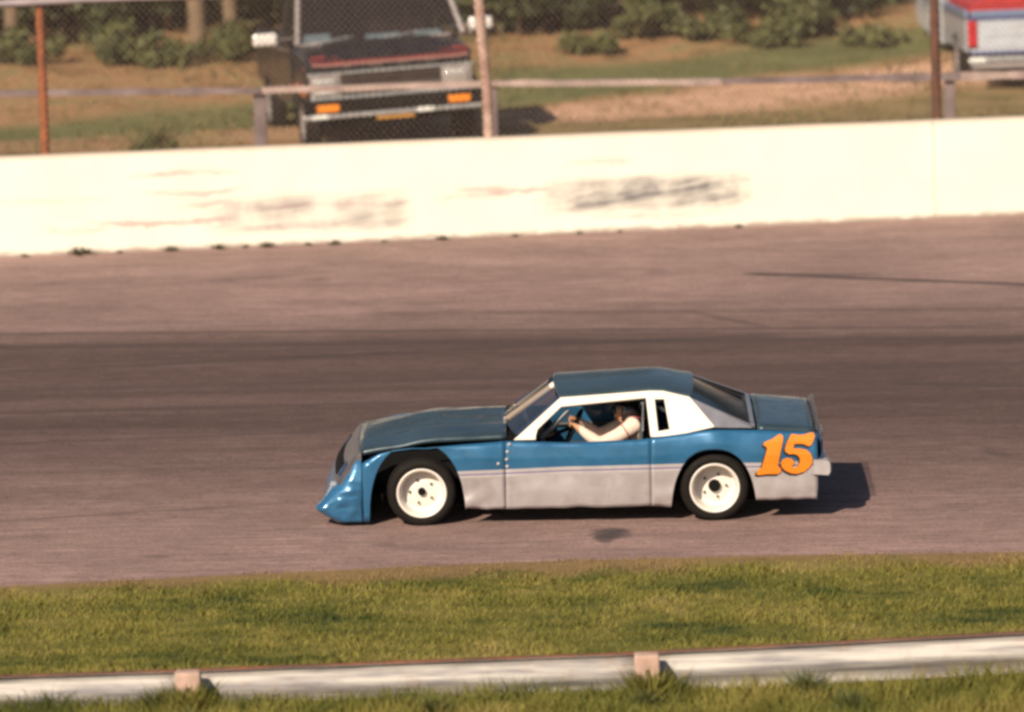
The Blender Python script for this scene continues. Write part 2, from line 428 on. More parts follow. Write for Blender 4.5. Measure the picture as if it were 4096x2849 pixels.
# wall: cast sections butted along the outside of the track
ux = Vector((1, WS, TB * WS)); ul = ux.length; ux.normalize()
wrot = Matrix((ux, Vector((-WS, 1, 0)).normalized(), ux.cross(Vector((-WS, 1, 0)).normalized()))).transposed().to_4x4()
wall = empty('concrete_wall', (-.469, wall_y(-.469), wall_z(-.469)), label='long cream white concrete retaining wall with dark scuff marks along the far track edge', cat='wall')
wall.rotation_euler = wrot.to_euler()
joints = [-31, -26.2, -20.1, -14, -7.9, 4.87, 10.8, 16.9, 23, 31]
for a, b_ in zip(joints, joints[1:]):
    mb = MB(); n = max(2, int((b_ - a) / .3)); P = []
    for i in range(n + 1):
        u = a + .004 + (b_ - a - .008) * i / n
        wv = .006 * mnoise.noise(Vector((u * 1.3, 2, 0)))
        P.append([(u, .30, -.3), (u, .30, 1.085 + wv), (u, .28, 1.105 + wv), (u, .03, 1.105 + wv), (u, wv, 1.08 + wv), (u, wv * .5 + .0, .6), (u, 0, -.3)])
    mb.grid(P); q = P[0]; mb.add(q, [tuple(range(7))]); mb.add(P[-1], [tuple(range(7))[::-1]])
    mb.build('wall_section', M['wall'], wall, auto=35, fixn=True)

# ------------------------------------------------------------------ catch fence standing on the back of the wall
fence = empty('catch_fence', (0, 0, 0), label='rusty catch fence with chain link and round posts behind the white wall', cat='fence')
def post(x, lean, mat, rad, label=None):
    y = wall_y(x) + .36; z = wall_z(x)
    mb = MB(); mb.tube([(x, y, z + .5), (x + lean * .2, y, z + 1.6), (x + lean * .6, y, z + 2.4), (x + lean, y, z + 3.3)], rad, 14)
    mb.box((x - rad * 1.35, y - rad * 1.2, z + .5), (x + rad * 1.35, y + rad * 1.2, z + 1.10))
    for k in range(5):     # tie bands
        zz = z + 1.45 + k * .36; xx = x + lean * (zz - z - .8) / 2.6
        mb.tube([(xx, y, zz), (xx, y, zz + .035)], rad * 1.14, 14)
    o = mb.build('post', mat, fence, auto=40)
    if label: o['label'] = label
for x in (-26.2, -21.1, -15.9, -10.8, 9.6, 14.8, 20, 25): post(x, -.03, M['rust'], .052)
post(-5.67, -.04, M['rust'], .050, 'orange rusty post at the left')
post(-.695, -.14, M['rustpale'], .060, 'pale flaking post in front of the truck')
post(4.40, -.03, M['rustdark'], .055, 'dark brown post by the white pickup')
mb = MB()
def fence_pt(x, h): return (x, wall_y(x) + .30, wall_z(x) + h)
mb.tube([fence_pt(x, 2.80 + .02 * math.sin(x)) for x in range(-26, -2)] , .046, 10)
mb.build('top_rail', M['pipe'], fence, auto=40)
mb = MB(); mb.tube([fence_pt(-2.0, 2.83), fence_pt(.0, 3.1), fence_pt(4.4, 3.2), fence_pt(26, 3.2)], .04, 10)
mb.build('top_rail', M['pipe'], fence, auto=40)
mb = MB()
pit = .075; Hm = 1.75
x = -11.0
while x < 9.5:      # two families of zigzag wires, woven 4 mm apart
    for s in (1, -1):
        xa, xb = (x, x + Hm * .9) if s > 0 else (x + Hm * .9, x)
        p0 = Vector(fence_pt(xa, 1.08)); p1 = Vector(fence_pt(xb, 1.08 + Hm)); p0.y += .004 * s; p1.y += .004 * s
        mb.tube([p0, p1], .0026, 3, cap=False)
    x += pit
tag(mb.build('chain_link_mesh', M['wire'], fence), kind='stuff')

# ------------------------------------------------------------------ low weathered rail beyond the wall
rf = empty('rail_fence', (0, 20.4, 0), label='low weathered wooden rail crossing in front of the parked trucks', cat='rail')
rk = [(-14, 2.40), (-9.6, 2.39), (-6.49, 2.384), (-3.40, 2.365), (-.69, 2.399), (2.05, 2.377), (4.85, 2.392), (9, 2.385), (14, 2.4)]
for (xa, za), (xb, zb_) in zip(rk, rk[1:]):
    P = []; n = 16
    for i in range(n + 1):
        t_ = i / n; x = xa + .006 + (xb - xa - .012) * t_; z = za + (zb_ - za) * t_ + .012 * mnoise.noise(Vector((x * 1.5, 0, 2)))
        h = .036 + .012 * mnoise.noise(Vector((x * 2.5, 4, 2))); yo = .03 * mnoise.noise(Vector((x, 9, 2)))
        if x > 4.0: h += .012
        P.append([(x, -.035 + yo, z - h), (x, -.035 + yo, z + h * .8), (x, -.015 + yo, z + h), (x, .035 + yo, z + h), (x, .035 + yo, z - h), (x, -.035 + yo, z - h)])
    mb = MB(); mb.grid(P); mb.add(P[0][:5], [(0, 1, 2, 3, 4)]); mb.add(P[-1][:5], [(4, 3, 2, 1, 0)])
    mb.build('rail_board', M['oldwoodpale' if xa > -4 and not (2 < xa < 3) else 'oldwood'], rf, auto=40, fixn=True)
for x, w in ((-9.6, .06), (-3.42, .075), (-.66, .05), (4.74, .06), (9, .06)):
    z0 = hill_z(x, 20.4); mb = MB()
    mb.box((x - w, .035, z0 - .3), (x + w, .035 + w * 1.6, 2.40), 0)
    mb.build('post', M['oldwood'], rf, bevel=.012)

# ------------------------------------------------------------------ guardrail in the infield
gr = empty('guardrail', (0, 0, 0), label='pale galvanised guardrail on short wooden posts low in the infield grass', cat='guardrail')
gk = [(-14.1, -9.9, -.20), (-10.3, -9.45, -.17), (-6.70, -9.20, -.145), (-3.09, -8.98, -.120), (.54, -8.70, -.085), (4.25, -8.60, .035), (8.0, -8.55, .07), (11.8, -8.6, .08)]
prof = [(-.020, .155), (-.046, .151), (-.052, .120), (-.050, .090), (-.014, .050), (0, .020), (0, -.020), (-.014, -.050), (-.050, -.090), (-.052, -.120), (-.046, -.151), (-.020, -.155)]
for k, (a, b_) in enumerate(zip(gk, gk[1:])):
    A, B_ = Vector(a), Vector(b_); d = (B_ - A); P = []
    for i in range(15):
        t_ = -.035 + 1.045 * i / 14
        c = A + d * t_ + Vector((0, 0, -.155))
        sag = .010 * mnoise.noise(Vector((c.x * 1.2, 3, 1))); off = .006 * (k % 2)
        # towards the viewer the valley side shows (rail faces the track)
        P.append([(c.x, c.y - py_ * .9 - .07 + sag - off, c.z + pz) for py_, pz in prof])
    mb = MB(); mb.grid(P)
    mb.build('rail_beam', M['galv'], gr, solid=.004, auto=60)
    mb = MB(); mb.tube([A + Vector((0, -.02, .004)), B_ + Vector((0, -.02, .004))], .019, 6); mb.build('rusty_edge', M['rustdark'], gr)
for x, y, z in gk:
    zg = infield_z(y); mb = MB()
    hh = .11
    mb.box((x - .105, y - .34, zg - .3), (x + .095, y - .13, z + .035))
    mb.build('post', M['postwood'], gr, bevel=.018)
    mb = MB(); mb.lathe_y([(.0, .012), (.016, .010), (.02, 0)], 10, 0, (x, y - .34, z - .10))
    mb.build('bolt', M['rustdark'], gr)

# ------------------------------------------------------------------ vegetation
def leaf_quads(n, centres, radii, size, flat=.6):
    """leaf sized faces spread through clumps"""
    c = np.array(centres); r = np.array(radii)
    idx = rng.integers(0, len(c), n)
    d = rng.normal(size=(n, 3)); d /= np.linalg.norm(d, axis=1)[:, None]
    rad = rng.random(n) ** .45
    p = c[idx] + d * rad[:, None] * r[idx]
    nrm = d * .7 + rng.normal(size=(n, 3)) * .6 + np.array([0, 0, .35]); nrm /= np.linalg.norm(nrm, axis=1)[:, None]
    a = np.cross(nrm, rng.normal(size=(n, 3))); a /= np.linalg.norm(a, axis=1)[:, None]
    b = np.cross(nrm, a)
    s = size * (.6 + .8 * rng.random(n))[:, None]
    V = np.stack([p - a * s, p + b * s * flat, p + a * s, p - b * s * flat], 1).reshape(-1, 3)
    return V
def mesh_np(name, V, per, mats, mi=None):
    me = bpy.data.meshes.new(name); nf = len(V) // per
    me.vertices.add(len(V)); me.vertices.foreach_set('co', V.astype(np.float32).ravel())
    me.loops.add(len(V)); me.loops.foreach_set('vertex_index', np.arange(len(V), dtype=np.int32))
    me.polygons.add(nf); me.polygons.foreach_set('loop_start', np.arange(0, len(V), per, dtype=np.int32))
    for m in mats: me.materials.append(m)
    if mi is not None: me.polygons.foreach_set('material_index', mi.astype(np.int32))
    me.update(calc_edges=True); me.validate(); return me
def blades(n, px, py, pz, h, w, lean=.5, zrot=None):
    th = rng.random(n) * math.pi; ca, sa = np.cos(th), np.sin(th)
    le = rng.normal(size=(n, 2)) * lean * h[:, None]
    V = np.empty((n, 3, 3))
    V[:, 0] = np.stack([px - ca * w, py - sa * w, pz], 1)
    V[:, 1] = np.stack([px + ca * w, py + sa * w, pz], 1)
    V[:, 2] = np.stack([px + le[:, 0], py + le[:, 1], pz + h], 1)
    return V.reshape(-1, 3)
def mnoise2(x, y, s, o=0): return np.array([mnoise.noise(Vector((a * s, b * s, o))) for a, b in zip(x, y)])

# infield grass
N = 150000
gx = rng.random(N) * 15.5 - 7.75
ey = np.interp(gx, EX, EY)
gy = ey + .10 - (rng.random(N) ** 1.0) * (12 + ey)
tuft = mnoise2(gx, gy, 1.7) + .6 * mnoise2(gx, gy, 5, 3)
keep = (rng.random(N) < np.clip((ey - gy) * 1.6 + .18 + .5 * tuft, .04, 1))
gx, gy, tuft, ey = gx[keep], gy[keep], tuft[keep], ey[keep]
kk = np.clip((ey - gy) / 1.2, 0, 1)
gz = (TB * gy + .008) * (1 - kk) + (.03 * gy - .112) * kk - .01
gh = (.035 + .035 * rng.random(len(gx)) + .045 * np.clip(tuft, -.3, 1)) * np.clip((ey - gy) * 1.2 + .5, .4, 1)
gh = np.where(gy < -8.95 + .06 * np.clip(gx, 0, 4), gh * (2.3 + .45 * np.clip(gx - .8, 0, 3.5)), gh * .85)
V = blades(len(gx), gx, gy, gz, np.clip(gh, .02, .26), .006 + .004 * rng.random(len(gx)), .55)
o = bpy.data.objects.new('infield_grass', mesh_np('infield_grass', V, 3, [M['blade']])); COL.objects.link(o)
tag(o, 'short olive green grass between track edge and guardrail', None, kind='stuff')

# dry grass and weeds beyond the wall
N = 30000
gx = rng.random(N) * 20 - 10
gy = wall_y(gx) + .5 + rng.random(N) ** 1.2 * 17
t1 = mnoise2(gx, gy, .55, 2)
keep = rng.random(N) < np.clip(.45 + 1.2 * t1, .05, 1)
gx, gy, t1 = gx[keep], gy[keep], t1[keep]
gz = np.array([hill_z(a, b) for a, b in zip(gx, gy)]) - .01
gh = (.03 + .06 * rng.random(len(gx))) * (1 + np.clip(t1, 0, 1))
V = blades(len(gx), gx, gy, gz, gh, .010 + .010 * rng.random(len(gx)), .6)
mi = (rng.random(len(gx)) < .55).astype(int)
o = bpy.data.objects.new('hillside_grass', mesh_np('hillside_grass', V, 3, [M['weed'], M['drygrass']], mi)); COL.objects.link(o)
tag(o, 'dry grass and low weeds on the bare slope behind the wall', None, kind='stuff')

# weed tufts
def weed_mesh(name, n, h, r, mat):
    px = rng.normal(size=n) * r; py = rng.normal(size=n) * r * .6
    hh = h * (.5 + .6 * rng.random(n)) * np.exp(-(px / r) ** 2 * .25)
    V = blades(n, px * .6, py * .6, np.zeros(n) - .01, hh, .009 + .008 * rng.random(n), .55)
    return mesh_np(name, V, 3, [mat])
wm = [weed_mesh('weed_tuft', 70, .085, .10, M['weeddark']) for _ in range(3)]
for i, (x, s) in enumerate([(-5.27, 1.35), (-5.9, .5), (-4.85, .45), (-4.27, .8), (-3.75, .85), (-3.45, .5), (-3.2, .85), (-2.75, .5), (-2.45, .75), (-1.9, .4), (-1.25, .75), (-.43, .5), (.3, .4), (.75, .35), (2.1, .55), (-8.2, .9), (7.4, .8)]):
    o = bpy.data.objects.new('weed_tuft', wm[i % 3]); COL.objects.link(o)
    o.location = (x, wall_y(x) - .05, TB * (wall_y(x) - .05)); o.scale = (s * 1.1, s, s); o.rotation_euler.z = i * 2.1
    tag(o, 'largest weed tuft at the foot of the white wall, near the left end' if i == 0 else 'small dark weed tuft growing at the foot of the white wall', 'weed', 'weeds along the foot of the wall')
wl = [weed_mesh('tall_weed', 240, .24, .12, M['weed']) for _ in range(2)]
for i, (x, y, s, lb) in enumerate([(-3.36, -9.40, .95, 'green weed clump beside the left guardrail post'), (.74, -9.12, .85, 'green weed clump right of the middle guardrail post'),
                                   (1.78, -9.10, 1.0, 'thin weed clump in front of the guardrail right of the middle post'), (-1.15, -9.75, .9, 'low weed clump in the foreground grass left of centre'),
                                   (2.1, -9.8, .9, 'low weed clump in the foreground grass at lower right'), (-3.05, -9.75, .6, 'short weed clump below the left guardrail post'), (.50, -9.5, .7, 'short weed clump below the middle guardrail post')]):
    o = bpy.data.objects.new('tall_weed', wl[i % 2]); COL.objects.link(o)
    o.location = (x, y, infield_z(y)); o.scale = (s, s, s); o.rotation_euler.z = i
    tag(o, lb, 'weed', 'weeds round the guardrail')
wd = [weed_mesh('dry_weed', 120, .22, .22, M['weed']) for _ in range(2)]
for i, (x, y, s, lb) in enumerate([(-4.95, 16.6, 1.1, 'grey green weed behind the wall right of the left post'), (-.1, 17.6, 1.2, 'weed clump behind the wall right of the pale post'), (4.8, 18.3, 1.1, 'weed clump behind the wall right of the dark post'),
                                   (-4.75, 22.0, 1.5, 'dark green weed clump under the rail left of the black truck'), (1.0, 20.0, 1.0, 'weed clump on bare earth between the two right posts'),
                                   (5.1, 20.0, 1.3, 'dark weed clump under the rail by the white pickup'), (-3.3, 20.0, .9, 'weed clump under the rail by the black truck wheel')]):
    o = bpy.data.objects.new('dry_weed', wd[i % 2]); COL.objects.link(o)
    o.location = (x, y, hill_z(x, y)); o.scale = (s, s, s); o.rotation_euler.z = i * 1.3
    tag(o, lb, 'weed', 'weeds beyond the wall')

wp = [weed_mesh('grass_clump', 420, .29, .17, M['blade']) for _ in range(2)]
for i, (x, y, s, lb) in enumerate([(-3.08, -9.42, 1.0, 'olive grass clump hiding the foot of the left guardrail post'), (.55, -9.14, 1.0, 'olive grass clump hiding the foot of the middle guardrail post')]):
    o = bpy.data.objects.new('grass_clump', wp[i]); COL.objects.link(o); o.location = (x, y, infield_z(y)); o.scale = (s, s, s)
    tag(o, lb, 'grass clump', 'grass clumps at the guardrail posts')

# shrubs: four shapes, copied
def shrub(mats, n, size, w, h):
    e = empty('shrub')
    cs = []; rs = []
    for k in range(9):
        a = random.random() * 6.28; q = random.random() ** .6
        cs.append((math.cos(a) * q * w, math.sin(a) * q * w * .8, h * (.30 + .55 * random.random() * (1 - .45 * q)))); rr = w * (.28 + .22 * random.random())
        rs.append((rr, rr, rr * .8))
    V = leaf_quads(n, cs, rs, size)
    mi = (rng.random(n) < .38).astype(int)
    # leaves of one clump share a tint
    o = bpy.data.objects.new('foliage', mesh_np('foliage', V, 4, mats, mi)); COL.objects.link(o); o.parent = e
    mb = MB()
    for k in range(6):
        c = cs[k]; mb.tube([(c[0] * .15, c[1] * .15, -.1), (c[0] * .6, c[1] * .6, c[2] * .6), c], [.02, .014, .005], 5)
    s = mb.build('stem', M['bark'], e, auto=60)
    return e
protos = [shrub([M['leaf'], M['leaf2']], 1500, .055, .75, .8), shrub([M['leafdark'], M['leaf']], 2600, .06, 1.0, 1.3),
          shrub([M['leaf2'], M['leaf']], 900, .05, .55, .5), shrub([M['leafdark'], M['leaf']], 2400, .06, 1.2, 1.0)]
first = [True] * 4
SH = [  # proto, x, y, scale, label
    (1, -8.1, 32.4, 1.1, 'dark shrub at the far left edge of the slope'), (1, -6.6, 32.0, 1.1, 'dark shrub right of the left rusty post'),
    (3, -5.9, 33.0, 1.1, 'low dark shrub behind the left rusty post shrub'), (1, -5.1, 32.6, 1.1, 'dark shrub left of the tan tree trunks'),
    (0, -6.9, 30.6, .75, 'mid green bush low on the slope behind the left post'), (0, -5.55, 30.5, .85, 'leafy green bush left of the two tan tree trunks'),
    (2, -5.0, 30.1, .9, 'small light green bush below the tan tree trunks'), (0, -4.1, 30.6, .75, 'green bush between the tan trunks and the black truck'),
    (3, -3.3, 32.6, 1.1, 'dark low shrub hidden behind the black truck mirror'), (1, -2.2, 33.0, 1.0, 'dark shrub behind the black truck cab'),
    (1, -.35, 32.0, 1.0, 'very dark tall shrub right of the pale post'), (3, .5, 32.4, 1.0, 'dark low shrub at top centre of the slope'),
    (0, 1.35, 31.2, .8, 'light green bush at top centre above bare earth'), (1, 1.6, 33.0, .9, 'dark shrub behind the centre green bush'),
    (2, .55, 30.4, .8, 'small bush on bare earth right of the dark shrub'), (0, 2.35, 31.0, .7, 'round green bush right of the centre bush'),
    (2, 2.95, 30.6, .9, 'small green bush on the earth slope right of centre'), (0, 3.35, 31.6, .9, 'broad green bush upper right of the slope'),
    (3, 2.8, 33.4, 1.0, 'dark low shrub at the top behind the right bushes'), (1, 4.1, 34.0, .9, 'dark shrub left of the dark brown post'),
    (2, 4.35, 30.9, .8, 'small bush left of the dark brown post'), (3, 6.4, 34.5, 1.2, 'dark shrub behind the white pickup'),
    (1, -7.4, 33.6, 1.3, 'dark shrub in the shade behind the left post'), (1, -6.0, 34.0, 1.3, 'tall dark shrub shading the bank left of the trunks'), (1, -4.6, 33.8, 1.2, 'dark shrub right behind the tan trunks'),
    (1, -3.6, 34.0, 1.2, 'dark shrub at the back between trunks and truck'), (3, -.9, 32.6, 1.0, 'low dark shrub between the truck and the pale post'), (1, .35, 33.6, 1.1, 'tall dark shrub at the back right of the pale post'),
    (1, 2.5, 34.2, 1.1, 'dark shrub at the back in the centre of the bank'), (3, 3.6, 33.0, 1.1, 'low dark shrub at the back right of centre'),
    (1, -10, 33, 1.2, 'dark shrub beyond the left edge of the view'), (1, 8.6, 34, 1.2, 'dark shrub beyond the right edge of the view')]
for k, x, y, s, lb in SH:
    if first[k]: o = protos[k]; first[k] = False
    else: o = copy_tree(protos[k])
    o.location = (x, y, hill_z(x, y) - .05); o.scale = (s, s, s); o.rotation_euler.z = random.random() * 6.28
    tag(o, lb, 'shrub', 'shrubs on the slope behind the wall')

def tree(rad, hgt):
    e = empty('tree')
    mb = MB(); pts = []; rd = []
    for i in range(9):
        q = i / 8; pts.append((.12 * mnoise.noise(Vector((q * 3, hgt, 1))), .12 * mnoise.noise(Vector((q * 3, hgt, 7))), -.3 + hgt * q)); rd.append(rad * (1.25 if i == 0 else 1) * (1 - .7 * q))
    mb.tube(pts, rd, 12)
    cs = []; rs = []
    for k in range(9):
        a = k * 2.4; b0 = hgt * (.50 + .05 * k); p = Vector((0, 0, b0)); q = Vector((math.cos(a) * (1.5 - .08 * k), math.sin(a) * (1.5 - .08 * k), b0 + .9))
        mb.tube([p, p.lerp(q, .5) + Vector((0, 0, .1)), q], [rad * .38, rad * .25, rad * .1], 6)
        cs.append(tuple(q)); rs.append((1.0, 1.0, .75)); cs.append(tuple(p.lerp(q, .6) + Vector((0, 0, .5)))); rs.append((.8, .8, .6))
    mb.build('trunk', M['bark'], e, auto=60)
    n = 5200; V = leaf_quads(n, cs, rs, .10)
    o = bpy.data.objects.new('crown', mesh_np('crown', V, 4, [M['leaf'], M['leafdark']], (rng.random(n) < .5).astype(int))); COL.objects.link(o); o.parent = e
    return e
T0, T1 = tree(.135, 6.5), tree(.115, 6.0)
ft = [True, True]
for k, x, y, s, lb in [(0, -4.6, 30.9, 1.0, 'tree with stout tan trunk left of the black truck'), (1, -4.13, 31.3, 1.05, 'tree with tan trunk nearest the black truck'),
                       (1, -7.0, 31.2, .95, 'tree with slim trunk at the far left edge'), (0, -9.6, 33, 1.1, 'tree beyond the left edge of the view'),
                       (1, .2, 36, 1.1, 'tree behind the top centre of the slope'), (0, 8.4, 33, 1.1, 'tree beyond the right edge of the view'), (0, -1.8, 38, 1.2, 'tree far behind the black truck')]:
    pr = (T0, T1)[k]
    if ft[k]: o = pr; ft[k] = False
    else: o = copy_tree(pr)
    o.location = (x, y, hill_z(x, y) - .05); o.scale = (s, s, s); o.rotation_euler.z = x * 1.7
    tag(o, lb, 'tree', 'trees behind the slope')

# ------------------------------------------------------------------ car materials
M['blue'] = simple('blue_paint', (.028, .132, .268), .28, .25, coat=.6, var=.12, scale=3)
M['bluetop'] = simple('sheen_tinted_blue_paint', (.040, .066, .084), .30, .2, coat=.2, var=.2, scale=3)  # duller blue for upward panels; their grey sheen is put into the colour
M['nosetop'] = simple('nose_reflection_paint', (.10, .085, .085), .45, .1, var=.35, scale=5, dirt=(.03, .04, .06))  # grey-pink tone puts the pale wall's reflection into the nose top colour
M['silver'] = simple('silver_paint', (.45, .415, .42), .42, .35, var=.10, scale=4, dirt=(.31, .265, .26))
M['stripe'] = simple('pale_stripe_paint', (.40, .37, .37), .45, .1, var=.08)
M['pin'] = simple('violet_pinstripe_paint', (.16, .12, .26), .4, .1, var=.05)
M['white'] = simple('white_paint', (.74, .68, .60), .4, 0, coat=.2, var=.04, scale=3)
M['navy'] = simple('navy_paint', (.010, .030, .085), .5, .1, var=.2)
M['black'] = simple('black_paint', (.004, .0035, .0035), .75, var=.3, spec=.15)
M['rubber'] = simple('tyre_rubber', (.0075, .0055, .0045), .8, var=.25, scale=9, dirt=(.014, .010, .008), spec=.25)
M['rimwhite'] = simple('white_wheel_paint', (.70, .65, .59), .45, 0, coat=.15, var=.06, dirt=None)
M['grey'] = simple('bare_grey_panel', (.20, .20, .23), .35, .3, var=.15, scale=4)
M['orange'] = simple('orange_number_paint', (.72, .205, .008), .55, var=.05)
M['blacknum'] = simple('black_number_shadow_paint', (.012, .010, .012), .5, var=.1)
M['steel'] = simple('cage_steel', (.10, .11, .12), .45, .5, var=.2)
M['chrome'] = simple('chrome', (.55, .55, .55), .28, .55, var=.08)
def glass(name, tint, a, rough=.05, ior=1.5, rk=1.0):
    m, t, b = new_mat(name)
    n = t.nodes; g = n.new('ShaderNodeBsdfGlossy'); g.inputs['Roughness'].default_value = rough
    g.inputs['Color'].default_value = (.9, .9, .9, 1)
    tr = n.new('ShaderNodeBsdfTransparent'); tr.inputs['Color'].default_value = (*tint, 1)
    fr = n.new('ShaderNodeFresnel'); fr.inputs['IOR'].default_value = ior
    mx = n.new('ShaderNodeMixShader'); t.links.new(math_n(t, 'MULTIPLY', fr.outputs[0], rk), mx.inputs[0]); t.links.new(tr.outputs[0], mx.inputs[1]); t.links.new(g.outputs[0], mx.inputs[2])
    df = n.new('ShaderNodeBsdfDiffuse'); df.inputs['Color'].default_value = (.25, .22, .20, 1)
    mx2 = n.new('ShaderNodeMixShader'); mx2.inputs[0].default_value = a
    t.links.new(mx.outputs[0], mx2.inputs[1]); t.links.new(df.outputs[0], mx2.inputs[2])
    t.links.new(mx2.outputs[0], n['Material Output'].inputs[0]); return m
M['lexan'] = glass('dusty_lexan', (.72, .66, .62), .04, .12, 1.4, .35)
M['rearglass'] = glass('smoked_rear_glass', (.20, .19, .19), .015, .15, 1.4, .30)
M['clear'] = glass('clear_spoiler_plastic', (.86, .84, .86), .04, .2, 1.3)

# ------------------------------------------------------------------ the race car  (x rearwards, y away, z up)
car = empty('race_car', (0, 0, 0), (BANK, 0, 0), 'blue and silver stock car with white window frames and orange number 15 on the track', 'race car')
WX = [-2.28, -2.0, -1.8, -1.3, -.6, 0, 1.3, 1.7, 2.26]; WY = [.86, .905, .915, .925, .935, .945, .95, .94, .905]
PZ = [0, .15, .30, .52, .60, .72, .88]; PY = [.055, .030, .008, .004, 0, .014, .060]
def ysurf(x, z): return -(interp(x, WX, WY) - interp(z, PZ, PY))
def crum(x, z, a=1.0):
    v = .010 * mnoise.noise(Vector((x * 1.3, z * 2.2, 4))) + .006 * mnoise.noise(Vector((x * 4, z * 4.5, 9)))
    low = max(0, 1 - (z - .12) / .30)
    for xc, amp in ((-.92, 1.6), (.92, 1.5), (2.2, 1.2), (1.72, .5)):
        v += low * amp * math.exp(-((x - xc) / .28) ** 2) * .038 * mnoise.noise(Vector((x * 8 + xc, z * 7, 1)))
    for xc, zc, amp, s in ((1.33, .74, .014, .12), (-.75, .62, .016, .11), (1.85, .70, .010, .18)):
        v += amp * math.exp(-((x - xc) ** 2 + (z - zc) ** 2) / s ** 2)
    return v * a
TX = [-1.90, -1.8, -1.7, -1.55, -1.4, -1.3, -.95, -.56, 0, .65, .75, 1.0, 1.3, 1.7, 2.2, 2.26]
TZ = [.555, .615, .668, .700, .716, .712, .738, .762, .742, .758, .770, .80, .835, .822, .79, .785]
def ztop(x): return interp(x, TX, TZ)
def arch(x, xc, hw, top, p=2.4):
    q = abs(x - xc) / hw
    return 0.02 if q >= 1 else .02 + (top - .02) * (1 - q ** p) ** (1 / p)
def zbot(x):
    if x < -1.365: b = .035
    elif x < -.9: b = .05
    elif x < 1.303: b = .145
    else: b = .185
    if -1.365 <= x < -.88: b = .135
    a1 = arch(x, -1.365, .435, .755); a2 = arch(x, 1.303, .385, .66)
    cut = max(a1, a2)
    b = max(b, cut) if cut > .021 else b
    # ragged lower corners
    if cut <= .021:
        b += .020 * mnoise.noise(Vector((x * 5, 0, 3)))
        if -.93 < x < -.85: b += (-.85 - x) * .35
    return b
def zline(x): return interp(x, [-1, -.56, 0, 1, 1.7, 2.3], [.498, .510, .528, .536, .532, .535])
def stations(x0, x1, step=.035):
    xs = set()
    n = max(2, int((x1 - x0) / step))
    for i in range(n + 1): xs.add(round(x0 + (x1 - x0) * i / n, 4))
    for xc, hw in ((-1.365, .435), (1.303, .385)):
        for k in range(41):
            q = xc - hw * math.cos(math.pi * k / 40)
            for d in (0,):
                if x0 < q < x1: xs.add(round(q, 4))
        for e in (xc - hw - .002, xc + hw + .002):
            if x0 < e < x1: xs.add(round(e, 4))
    return sorted(xs)
def side_panel(name, x0, x1, sgn, twotone=True):
    mb = MB(); xs = stations(x0, x1)
    bands = []
    cols = []
    for x in xs:
        t_, b_ = ztop(x), min(zbot(x), ztop(x)); L = zline(x)
        if twotone and x > -1.37: lev = [t_, L, L - .030, L - .042, L - .066, b_]
        else: lev = [t_, b_, b_, b_, b_, b_]
        lev = [max(min(v, t_), b_) for v in lev]
        cols.append(lev)
    rows = [9, 1, 1, 1, 9]; mats = [0, 2, 3, 2, 1]
    for bi in range(5):
        n = rows[bi]; P = []
        for x, lev in zip(xs, cols):
            hi, lo = lev[bi], lev[bi + 1]
            c = []
            for j in range(n + 1):
                z = hi + (lo - hi) * j / n
                y = ysurf(x, z) - crum(x, z)
                # lip rolled inwards at the top edge
                if bi == 0 and j == 0: y += .012
                c.append((x, y, z))
            P.append(c)
        o = len(mb.v); nj = n + 1
        mb.v += [p for c in P for p in c]
        for i in range(len(P) - 1):
            for j in range(n):
                q = (o + i * nj + j, o + (i + 1) * nj + j, o + (i + 1) * nj + j + 1, o + i * nj + j + 1)
                if max((Vector(mb.v[q[0]]) - Vector(mb.v[q[3]])).length, (Vector(mb.v[q[1]]) - Vector(mb.v[q[2]])).length) > 1e-4:
                    mb.f.append(q[::-1]); mb.mi.append(mats[bi])
    if sgn > 0: mb = mb.mirror_y()
    return mb.build(name, [M['blue'], M['silver'], M['stripe'], M['pin']], car, smooth=True, solid=.008)
for s in (-1, 1):
    side_panel('front_fender', -1.86, -.574, s)
    side_panel('door', -.569, .7402, s)
    side_panel('quarter_panel', .7408, 2.24, s)

